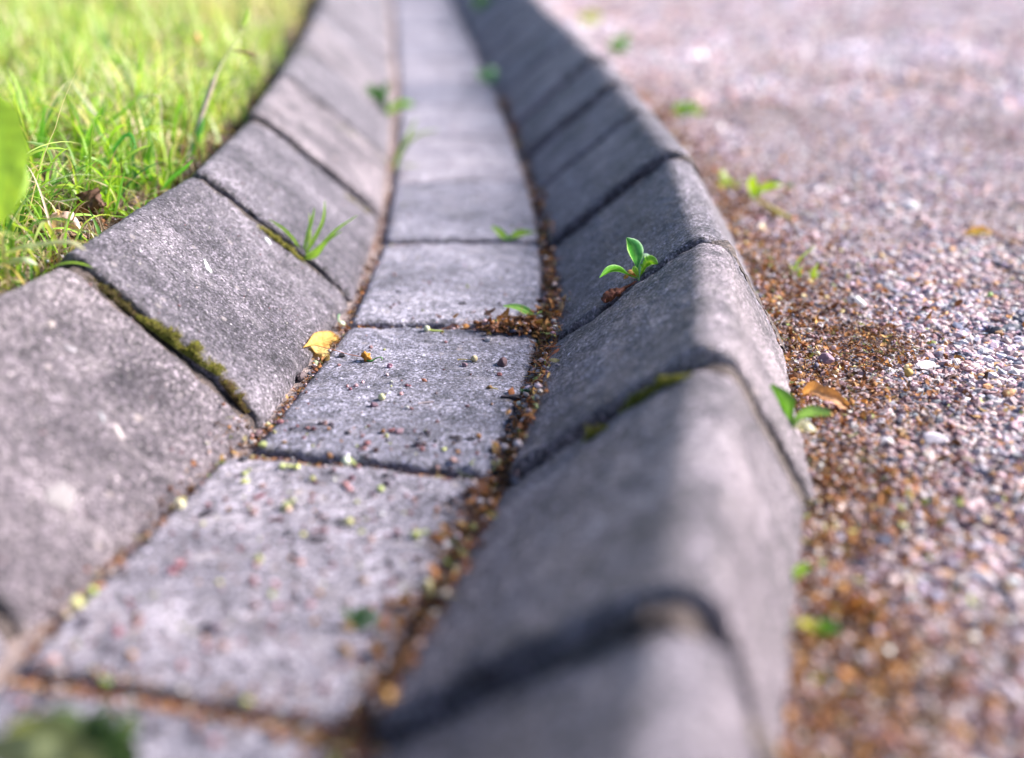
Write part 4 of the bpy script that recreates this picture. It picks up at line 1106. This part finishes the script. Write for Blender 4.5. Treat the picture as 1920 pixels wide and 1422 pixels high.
for k, (dx, dy, l_, wd, c) in enumerate(((0, 0, 26, 20, (.40, .15, .05)), (-40, -12, 22, 16, (.30, .12, .05)), (34, 8, 24, 20, (.46, .20, .07)), (-12, 18, 20, 14, (.22, .09, .04)), (16, -22, 20, 15, (.34, .14, .06)), (-30, 12, 18, 14, (.14, .07, .04)), (48, -10, 16, 12, (.38, .2, .1)))):
    leaf(root, px([(1600 + dx - l_, 1155 + dy, 0), (1600 + dx - l_ * .3, 1147 + dy + k % 3 * 4, -.004), (1600 + dx + l_ * .4, 1150 + dy, -.006), (1600 + dx + l_, 1160 + dy, -.002)], d0), [w_ * mpp for w_ in (4, wd, wd * .9, 5)], mat='dry', name='leaf_lobe', cup=-.7, wav=.7, seed=70 + k, base=c, roll=.5 * (-1) ** k, rough=.002)
sprout('weed', 'blurred green and yellow weed beside the rust-orange leaf clump', 'weed', 1535, 1200,
       [([(1530, 1185, 0), (1520, 1172, -.004), (1500, 1168, 0)], (8, 22, 24, 8), (.34, .36, .10)), ([(1550, 1190, 0), (1560, 1182, -.004), (1575, 1186, 0)], (10, 28, 30, 8), (.08, .22, .04)), ([(1540, 1182, 0), (1545, 1170, 0), (1548, 1160, 0)], (10, 24, 22, 6), (.12, .3, .05))])
sprout('weed', 'blurred yellow-green sprig touching the near outer kerb foot', 'weed', 1490, 1088, [([(1478, 1078, 0), (1468, 1072, -.002), (1456, 1070, 0)], (8, 22, 24, 8), (.55, .62, .20)), ([(1498, 1076, 0), (1508, 1066, -.002), (1518, 1068, 0)], (8, 22, 22, 8), (.28, .50, .08))])
sprout('weed', 'soft green weed on the far gravel near the kerb ridge', 'weed', 1288, 218, [([(1278, 206, 0), (1266, 200, 0)], (10, 26, 12), (.26, .48, .07)), ([(1296, 204, 0), (1308, 202, 0)], (10, 26, 12), (.26, .48, .07)), ([(1288, 202, 0), (1286, 192, 0)], (10, 26, 10), (.34, .54, .1)), ([(1270, 214, 0), (1258, 210, 0)], (10, 18, 8), (.3, .5, .1)), ([(1305, 214, 0), (1320, 208, 0)], (10, 16, 8), (.3, .5, .1))])
sprout('weed', 'pale green weed on the gravel farther off than the other far weed', 'weed', 1160, 104, [([(1152, 86, 0), (1148, 74, 0)], (8, 22, 8), (.18, .36, .12)), ([(1168, 82, 0), (1178, 62, 0)], (8, 20, 8), (.16, .34, .12)), ([(1160, 84, 0), (1160, 70, 0)], (8, 20, 8), (.2, .4, .14))])
sprout('weed', 'faint yellow-green patch of weed on the farthest gravel beside the kerb', 'weed', 1108, 48, [([(1098, 36, 0), (1088, 30, 0)], (10, 26, 12), (.55, .6, .2)), ([(1116, 34, 0), (1126, 28, 0)], (10, 24, 12), (.55, .6, .2)), ([(1108, 30, 0), (1110, 20, 0)], (10, 24, 12), (.5, .58, .2))])
GP = 'larger stones lying on the gravel path'
for a in [
    (1546, 684, 38, (.20, .125, .165), 'purple stone at the outer kerb foot on the gravel', (1, .85, .75)),
    (1606, 572, 48, (.74, .71, .68), 'whitish angular stone on the gravel above the brown crumb patch', (1, .6, .42)),
    (1737, 690, 66, (.62, .57, .60), 'long pale flat stone right of the brown crumb patch', (1, .6, .22)),
    (1790, 656, 24, (.50, .42, .44), 'pale half of the touching stone pair on the gravel', (1, .8, .65)),
    (1813, 659, 24, (.20, .14, .15), 'brown half of the touching stone pair on the gravel', (1, .8, .65)),
    (1866, 628, 28, (.06, .06, .08), 'blackish stone on the gravel toward the right edge', (1, .8, .8)),
    (1897, 620, 44, (.16, .165, .19), 'long slate stone beside the blackish stone', (1, .5, .4)),
    (1522, 575, 42, (.15, .17, .22), 'slender blue-grey stone in the brown crumbs at the kerb foot', (1, .4, .35)),
    (1536, 615, 20, (.40, .39, .42), 'light grey pebble below the slender blue-grey stone', (1, .8, .7)),
    (1745, 832, 58, (.50, .45, .50), 'big blurred pale lilac stone with a dark gap beneath', (1, .7, .55)),
    (1715, 706, 22, (.24, .24, .29), 'slate pebble under the front end of the long pale flat stone', (1, .7, .6)),
    (1840, 1088, 60, (.78, .70, .72), 'blurred white stone at the lower right of the path', (1, .6, .45)),
    (1632, 957, 34, (.60, .34, .12), 'blurred ochre stone right of the outer kerb foot', (1, .7, .5)),
    (1775, 1085, 46, (.60, .36, .16), 'blurred tan-orange stone left of the blurred white stone', (1, .6, .4)),
    (1708, 392, 36, (.80, .76, .76), 'blurred white pebble on the middle distance of the gravel', (1, .7, .5)),
    (1826, 470, 26, (.78, .74, .74), 'blurred white pebble near the flat ochre leaf', (1, .7, .5)),
    (1330, 905, 0, None, '', None)]:
    if a[2]: pebble(a[0], a[1], a[2], a[3], a[4], sq=a[5], group=GP, name='stone', cat='stone', amp=.18, hz=.5)
GF = 'small stalked fruits fallen on the gravel path'
fruit(1532, 664, 11, [], 'cream round fruit above the purple stone on the gravel', (.66, .58, .34), group=GF)
fruit(1699, 690, 12, [], 'cream fruit at the left tip of the long pale flat stone', (.68, .56, .30), group=GF)
fruit(1702, 700, 18, [], 'ochre fruit below the cream one at the pale flat stone', (.44, .30, .08), group=GF)
fruit(1566, 697, 13, [], 'buff fruit to the lower right of the purple stone', (.60, .46, .24), group=GF)
fruit(1855, 554, 11, [(1846, 558, 0), (1836, 561, 0)], 'green stalked fruit far right on the gravel', (.26, .42, .10), (.35, .5, .12), 1.6, GF)
fruit(1834, 751, 12, [(1845, 756, 0), (1858, 762, 0), (1866, 766, 0)], 'green stalked fruit on the softly blurred gravel at right', (.42, .52, .14), (.60, .66, .26), 2.4, GF)
fruit(1620, 786, 10, [(1632, 792, 0), (1650, 798, 0)], 'yellow stalked fruit right of the orange-brown dead leaf', (.62, .62, .16), (.66, .62, .2), 3, GF)
root = thing('stem_piece', 'thin straight whitish stem on the gravel above the crumb patch', 'stem', on(1600, 632)[0])
dd = depth_of(on(1600, 632)[0]) - .004
tube(root, px([(1572, 632, 0), (1600, 632, 0), (1640, 638, 0)], dd), [1.1 * dd / FPX] * 3, (.62, .55, .48), name='stem')
root = thing('stem_piece', 'short pale upright stalk on the gravel below the crumb patch', 'stem', on(1628, 722)[0])
tube(root, px([(1626, 722, 0), (1630, 712, -.003), (1638, 702, -.006)], depth_of(on(1628, 722)[0]) - .001), [1.4 * dd / FPX] * 3, (.62, .66, .48), name='stem')

# ---- moss in the joints
def moss(label, ends, side, h, n_, cols, width=.0042, lift=.001):
    """ends: two pixels along the joint; a lumpy cushion of tiny tips"""
    A, B = on(*ends[0])[0], on(*ends[1])[0]
    t = (B - A); Ln = t.length; t.normalize()
    nn = Vector((0, 0, 1)) - t * t.z; nn.normalize(); s_ = t.cross(nn)
    base = A
    V, F, C = [], [], []
    nu, nv = 60, 9
    for i in range(nu):
        u = i / (nu - 1)
        for j in range(nv):
            v = (j / (nv - 1) - .5) * 2
            env = math.sin(math.pi * min(1, max(0, u))) ** .8 * (1 + .5 * noise.noise(Vector((u * 11, 4, side))))
            env = max(.05, env)
            lump = .70 + .8 * noise.noise(Vector((u * 7, side, 2))) + .35 * noise.noise(Vector((u * 26, v * 2, 2)))
            hh = h * env * max(.1, lump) * math.sqrt(max(0, 1 - v * v)) - .003
            V.append(A + t * u * Ln + s_ * v * width * (.8 + .4 * env) + nn * (hh + lift))
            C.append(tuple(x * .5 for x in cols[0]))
    F = [(i * nv + j, i * nv + j + 1, (i + 1) * nv + j + 1, (i + 1) * nv + j) for i in range(nu - 1) for j in range(nv - 1)]
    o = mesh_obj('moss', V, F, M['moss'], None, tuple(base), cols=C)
    # tips
    k0 = len(V)
    Vt, Ct, Ft = [], [], []
    rs = random.Random(side * 7 + int(ends[0][0]))
    for _ in range(n_):
        i = rs.randrange(nu); j = rs.randrange(1, nv - 1)
        p = V[i * nv + j] + Vector((rs.gauss(0, .0007), rs.gauss(0, .0007), 0))
        d = (nn + Vector((rs.gauss(0, .6), rs.gauss(0, .6), rs.gauss(0, .3)))).normalized() * rs.uniform(.0008, .0026)
        q_ = Vector((rs.gauss(0, 1), rs.gauss(0, 1), rs.gauss(0, 1))).normalized() * .00032
        q2 = q_.cross(d.normalized())
        k = len(Vt); Vt += [p + q_, p - q_ * .5 + q2, p - q_ * .5 - q2, p + d]
        c = rs.choice(cols); f_ = rs.uniform(.5, 1.6)
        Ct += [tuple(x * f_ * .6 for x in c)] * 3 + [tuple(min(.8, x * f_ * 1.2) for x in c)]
        Ft += [(k, k + 1, k + 3), (k + 1, k + 2, k + 3), (k + 2, k, k + 3)]
    root = thing('moss_cushion', label, 'moss', base, 'moss cushions in the kerb joints')
    o.name = 'cushion'; o.parent = root; o.location = (0, 0, 0)
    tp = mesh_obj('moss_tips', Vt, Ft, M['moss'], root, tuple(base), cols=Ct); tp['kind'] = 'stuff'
MC = [(.11, .115, .012), (.17, .17, .02), (.07, .075, .01), (.25, .23, .05), (.10, .07, .03)]
moss('long olive moss cushion in the sharpest joint of the left kerb', ((262, 588), (420, 700)), 1, .0055, 3400, MC, .0056, .0015)
moss('thin dark moss at the upper end of the sharpest left kerb joint', ((165, 515), (262, 588)), 3, .003, 1100, [(.06, .05, .01), (.10, .09, .02), (.12, .08, .05)], .0036)
moss('sparse brownish moss at the lower end of the sharpest left kerb joint', ((415, 700), (470, 770)), 4, .004, 600, [(.12, .08, .03), (.16, .15, .02), (.10, .06, .03)], .0036)
moss('narrow moss line in the left kerb joint below the grass tuft', ((480, 422), (570, 492)), 2, .0045, 1500, MC, .0030, .0015)
moss('olive moss cushion high in the joint of the right kerb', ((1165, 770), (1300, 700)), 5, .0065, 4200, [tuple(x * 1.7 for x in c) for c in MC] + [(.34, .36, .03), (.05, .045, .02)], .0034, .0012)
moss('small moss blob lower down the same right kerb joint', ((1095, 828), (1140, 800)), 6, .006, 600, [tuple(x * 1.7 for x in c) for c in MC], .0030, .0012)
moss('dull moss in the near right kerb joint over the ridge', ((1180, 1190), (1300, 1165)), 7, .003, 500, [(.08, .07, .02), (.12, .10, .03)], .0045, .0)
moss('faded moss in the third joint of the left kerb', ((640, 360), (700, 405)), 8, .003, 500, [(.16, .15, .05), (.20, .16, .08)], .0036)
moss('grey-green moss in the fourth joint of the left kerb', ((620, 225), (730, 305)), 9, .004, 700, [(.14, .18, .05), (.20, .22, .08)], .005)

# ---- pale lichen and lime spots on the stones
def spot(pxx, pyy, rpx, col, sq, ang, label, seed=0):
    p, n_ = on(pxx, pyy); mp = depth_of(p) / FPX
    a = Vector((1, 0, 0)) - n_ * n_.x; a.normalize(); b = n_.cross(a)
    V, C = [], []
    k = 22
    for r_, hh in ((0, .0006), (.55, .0007), (.9, .00045), (1.0, -.0002)):
        for j in range(k if r_ else 1):
            th = 2 * math.pi * j / k
            rad = rpx * mp * r_ * (1 + .6 * noise.noise(Vector((math.cos(th) * 1.6, math.sin(th) * 1.6, seed))) + .6 * noise.noise(Vector((math.cos(th) * 4, math.sin(th) * 4, seed))))
            u, v = math.cos(th) * rad, math.sin(th) * rad * sq
            u, v = u * math.cos(ang) - v * math.sin(ang), u * math.sin(ang) + v * math.cos(ang)
            w_ = p + a * u + b * v + n_ * .01
            h = BVH.ray_cast(w_, -n_)
            pt = (h[0] if h[0] and h[3] < .03 else w_ - n_ * .01) + n_ * hh
            V.append(pt); C.append(col)
    F = [(0, 1 + j, 1 + (j + 1) % k) for j in range(k)]
    for r_ in range(2):
        F += [(1 + r_ * k + j, 1 + (r_ + 1) * k + j, 1 + (r_ + 1) * k + (j + 1) % k, 1 + r_ * k + (j + 1) % k) for j in range(k)]
    o = mesh_obj('lime_spot', V, F, M['stone'], None, tuple(p), cols=C)
    tag(o, label, 'lime spot', 'pale lime spots on the left kerb')
spot(388, 500, 17, (.72, .76, .72), .30, -.9, 'bright white elongated spot on the sharply focused left kerb stone', 1)
spot(502, 452, 10, (.70, .70, .70), .4, -0.7, 'white spot beside the mossy joint, left of the grass tuft', 2)
spot(222, 810, 20, (.36, .31, .31), .36, -.8, 'pale pinkish spot in the middle of the near left kerb stone', 3)
spot(190, 781, 11, (.28, .28, .30), .45, -.8, 'small grey-white spot just behind the pale pinkish spot', 4)
spot(110, 930, 36, (.20, .18, .185), .8, -.6, 'large faint whitish smear low on the near left kerb stone', 5)
spot(96, 608, 10, (.27, .23, .22), .8, .3, 'round buff spot near the lawn end of the near left kerb stone', 6)
spot(133, 655, 12, (.22, .20, .22), .7, .3, 'faint pale spot just in front of the round buff spot', 7)

# ---- in the lawn
def lawn_plant(name, label, cat, loc_px, depth, group=None):
    p = at(loc_px[0], loc_px[1], depth)
    z = lawn_z(p.x, p.y, max(0, lx(p.y) - p.x))
    return thing(name, label, cat, (p.x, p.y, z), group), depth / FPX
def lawn_depth(pxx, pyy):
    r = ray(pxx, pyy); t = (.076 - CAM_H) / r.z
    return t
d0 = lawn_depth(95, 432)
root, mpp = lawn_plant('dead_leaf', 'pale pinkish curled dead leaf at the near corner of the lawn', 'dead leaf', (105, 428), d0)
leaf(root, px([(62, 440, .004), (80, 424, -.002), (104, 412, -.008), (128, 416, -.010), (150, 432, -.008)], d0 - .022), [w_ * mpp for w_ in (10, 26, 34, 28, 6)], mat='dry', cup=.6, wav=.7, seed=81, base=(.66, .46, .40), vein=(.72, .55, .50), rough=.0014, n_l=26, n_w=11, roll=[.4, -.2], teeth=.5)
leaf(root, px([(95, 424, 0), (80, 432, -.004), (68, 440, -.004), (60, 452, 0)], d0 - .020), [w_ * mpp for w_ in (14, 22, 16, 5)], mat='dry', name='leaf_lobe', cup=.8, wav=.6, seed=83, base=(.20, .11, .08), vein=(.3, .18, .14), rough=.0014, n_l=18, n_w=7, roll=.3)
d0 = lawn_depth(170, 398)
root, mpp = lawn_plant('dead_leaf', 'dark brown crumpled dead leaf behind the pale one at the lawn edge', 'dead leaf', (170, 392), d0)
leaf(root, px([(136, 404, .004), (150, 388, -.002), (166, 378, -.008), (184, 384, -.008), (200, 386, -.004)], d0 - .022), [w_ * mpp for w_ in (12, 40, 48, 26, 5)], mat='dry', cup=.9, wav=.8, seed=91, base=(.13, .07, .045), vein=(.24, .14, .09), rough=.0016, n_l=26, n_w=11, roll=[.2, -.4], teeth=.5)
# big out-of-focus leaves at the left edge
dB = .60
root = thing('broad_leaved_plant', 'broad bright green leaf standing close in front of the lawn at the left edge', 'plant', at(-30, 420, dB))
mp = dB / FPX
leaf(root, px([(-40, 420, 0), (-5, 380, -.004), (4, 300, -.006), (-2, 230, -.004), (-20, 175, 0)], dB), [w_ * mp for w_ in (20, 70, 92, 84, 20)], cup=.2, roll=.25, base=(.44, .66, .06), vein=(.28, .50, .05), seed=101, n_l=28, n_w=11, wav=.1)
leaf(root, px([(-20, 420, .01), (10, 370, .008), (22, 330, .008), (18, 280, .01)], dB + .02), [w_ * mp for w_ in (10, 50, 62, 20)], cup=.3, roll=-.2, base=(.44, .64, .12), vein=(.5, .7, .25), seed=102, n_l=20, n_w=9)
tube(root, [at(-30, 420, dB), at(-50, 470, dB), Vector((at(-60, 520, dB).x, at(-60, 520, dB).y, .07))], [3 * mp] * 3, (.3, .45, .12), name='stem')
# the long seed stalk
d0 = lawn_depth(355, 288) - .035
root, mpp = lawn_plant('grass_stalk', 'tall thin seeding grass stalk with a brown side spikelet leaning over the lawn', 'grass stalk', (352, 300), d0)
tube(root, px([(350, 300, 0), (372, 235, 0), (392, 172, 0), (415, 120, .004), (436, 88, .006), (455, 50, .01)], d0), [2.6 * mpp, 3.2 * mpp, 3.8 * mpp, 2.2 * mpp, 1.8 * mpp, 1.5 * mpp], (.42, .34, .30), name='stem', col2=(.38, .44, .14), n_l=24)
leaf(root, px([(362, 262, -.001), (380, 210, -.002), (398, 160, -.002), (406, 138, 0)], d0), [w_ * mpp for w_ in (4, 8, 7, 2)], mat='dry', name='sheath', base=(.62, .50, .44), vein=(.7, .6, .55), seed=111, cup=.6)
leaf(root, px([(452, 54, 0), (457, 42, 0), (463, 28, 0), (466, 16, 0)], d0 + .01), [w_ * mpp for w_ in (3, 8, 8, 2)], name='seed_head', base=(.45, .66, .10), seed=112, cup=.8)
leaf(root, px([(434, 94, 0), (450, 96, -.001), (468, 100, -.001), (482, 104, 0)], d0 + .006), [w_ * mpp for w_ in (2, 5, 6, 2)], mat='dry', name='spikelet', base=(.26, .14, .10), seed=113, cup=.8)
leaf(root, px([(358, 290, 0), (368, 262, -.002), (376, 236, -.002), (382, 212, 0)], d0), [w_ * mpp for w_ in (5, 12, 11, 2)], mat='grass', name='blade', base=(.10, .36, .06), vein=(.2, .45, .1), seed=114, cup=.4)
d1 = lawn_depth(345, 200)
root, mpp = lawn_plant('grass_stalk', 'second thin stalk tipped with a blurred orange seed head', 'grass stalk', (345, 215), d1)
tube(root, px([(345, 215, 0), (350, 160, 0), (362, 110, 0), (369, 80, 0)], d1), [1.3 * mpp] * 4, (.45, .35, .22), name='stem')
V, F = ball_mesh(at(370, 72, d1), 8 * mpp, 2, (.8, .8, 1.2), .2, 3)
mesh_obj('seed_head', V, F, M['fruit'], root, tuple(root.location), cols=[(.62, .36, .14)] * len(V))
# single larger blades that read one by one near the edge
def big_blade(pts, ws, d, col, label, mat='grass', tip=None, cup=.5, roll=.2, seed=0, grp='long grass blades at the near edge of the lawn'):
    root, mpp = lawn_plant('long_grass', label, 'grass blade', pts[0], d, grp)
    leaf(root, px(pts, d), [w_ * mpp for w_ in ws], mat=mat, name='blade', base=col, vein=tuple(min(.8, c * 1.3 + .02) for c in col), seed=seed, cup=cup, roll=roll, tint=tip, n_l=26, n_w=5)
LD = lambda x, y: lawn_depth(x, y) - .012
big_blade([(172, 345, 0), (192, 312, -.002), (212, 280, -.004), (236, 252, -.006), (250, 262, -.008), (254, 288, -.010)], (5, 9, 9, 9, 6, 1), LD(172, 345), (.08, .34, .05), 'dark green blade folded over at its tip, behind the brown dead leaf', seed=1)
big_blade([(95, 395, 0), (97, 350, -.002), (100, 330, -.002), (104, 312, -.004)], (3, 9, 10, 2), LD(95, 395), (.22, .55, .05), 'upright pale-tipped blade above the pale dead leaf', tip=(.55, .70, .40), seed=2)
big_blade([(80, 395, 0), (98, 320, -.002), (88, 280, -.004), (66, 270, -.006), (48, 266, -.008)], (4, 7, 7, 6, 1), LD(80, 395), (.26, .52, .10), 'blade arching to the left above the pale dead leaf', seed=3, tip=(.5, .62, .3))
big_blade([(145, 330, 0), (160, 262, 0), (182, 218, 0), (195, 196, 0)], (6, 16, 13, 2), LD(145, 345), (.26, .56, .04), 'broad light green upright blade in the middle of the near tuft', seed=4, roll=.5)
big_blade([(150, 300, 0), (190, 240, 0), (228, 210, 0), (262, 178, 0)], (5, 9, 8, 1), LD(150, 320), (.24, .50, .05), 'long blade slanting to the upper right out of the near tuft', seed=5)
big_blade([(60, 330, 0), (70, 280, 0), (76, 240, 0), (84, 200, 0)], (6, 16, 13, 2), LD(60, 340), (.20, .52, .03), 'broad green blade with a sharp tip left of the near tuft', seed=6)
big_blade([(285, 330, 0), (284, 280, 0), (270, 230, 0), (258, 190, 0), (268, 182, 0), (298, 182, 0), (302, 240, 0)], (5, 10, 9, 7, 5, 4, 2), LD(285, 330), (.28, .55, .08), 'pale blade bent sharply at the top like a hook', seed=7, tip=(.62, .55, .40))
big_blade([(230, 260, 0), (222, 215, 0), (205, 180, 0), (180, 176, 0), (150, 196, 0), (128, 232, 0)], (3, 5, 6, 5, 4, 1), LD(230, 290), (.55, .50, .36), 'dry arching blade over the near tuft', mat='dry', seed=8)
big_blade([(230, 200, 0), (243, 160, 0), (232, 140, 0), (208, 112, 0)], (4, 6, 5, 1), LD(235, 260), (.50, .46, .28), 'dry blade kinked to the upper left behind the near tuft', mat='dry', seed=9)
big_blade([(325, 262, 0), (330, 225, 0), (336, 195, 0), (340, 175, 0)], (6, 11, 10, 2), LD(322, 290), (.30, .62, .03), 'bright upright blade left of the seeding stalk', seed=10)
big_blade([(300, 360, 0), (320, 335, -.002), (345, 315, -.004), (362, 300, -.006)], (4, 9, 8, 2), LD(300, 360), (.16, .50, .05), 'short blade reaching right toward the kerb edge', seed=11)
big_blade([(-20, 500, 0), (20, 468, -.02), (80, 455, -.035), (130, 452, -.045), (160, 468, -.05)], (8, 15, 14, 12, 3), .70, (.45, .60, .22), 'large blurred pale blade drooping over the corner of the kerb', seed=12, tip=(.70, .66, .45), roll=.9)
big_blade([(-10, 498, 0), (20, 486, -.01), (48, 484, -.02), (70, 496, -.02)], (8, 20, 18, 4), .70, (.50, .60, .42), 'blurred whitish green leaf tip under the drooping blade', seed=13, roll=1.0)
big_blade([(215, 400, 0), (222, 370, 0), (228, 340, 0), (236, 318, 0)], (4, 6, 5, 1), LD(215, 402), (.24, .56, .05), 'fine upright blade right of the brown dead leaf', seed=14)
big_blade([(210, 405, 0), (235, 408, 0), (262, 412, -.004), (285, 432, -.006)], (3, 4, 4, 1), LD(210, 405), (.30, .55, .08), 'fine arching blade touching the kerb edge', seed=15)
big_blade([(20, 420, 0), (45, 400, 0), (75, 385, 0), (150, 372, 0)], (4, 4, 4, 2), LD(60, 410), (.62, .58, .48), 'straw-coloured flat blade lying across the tuft base', mat='dry', seed=16)
big_blade([(120, 345, 0), (118, 300, 0), (100, 268, 0), (68, 256, 0)], (4, 6, 5, 1), LD(120, 350), (.30, .55, .12), 'pale curved blade leaning left in the near tuft', seed=17)
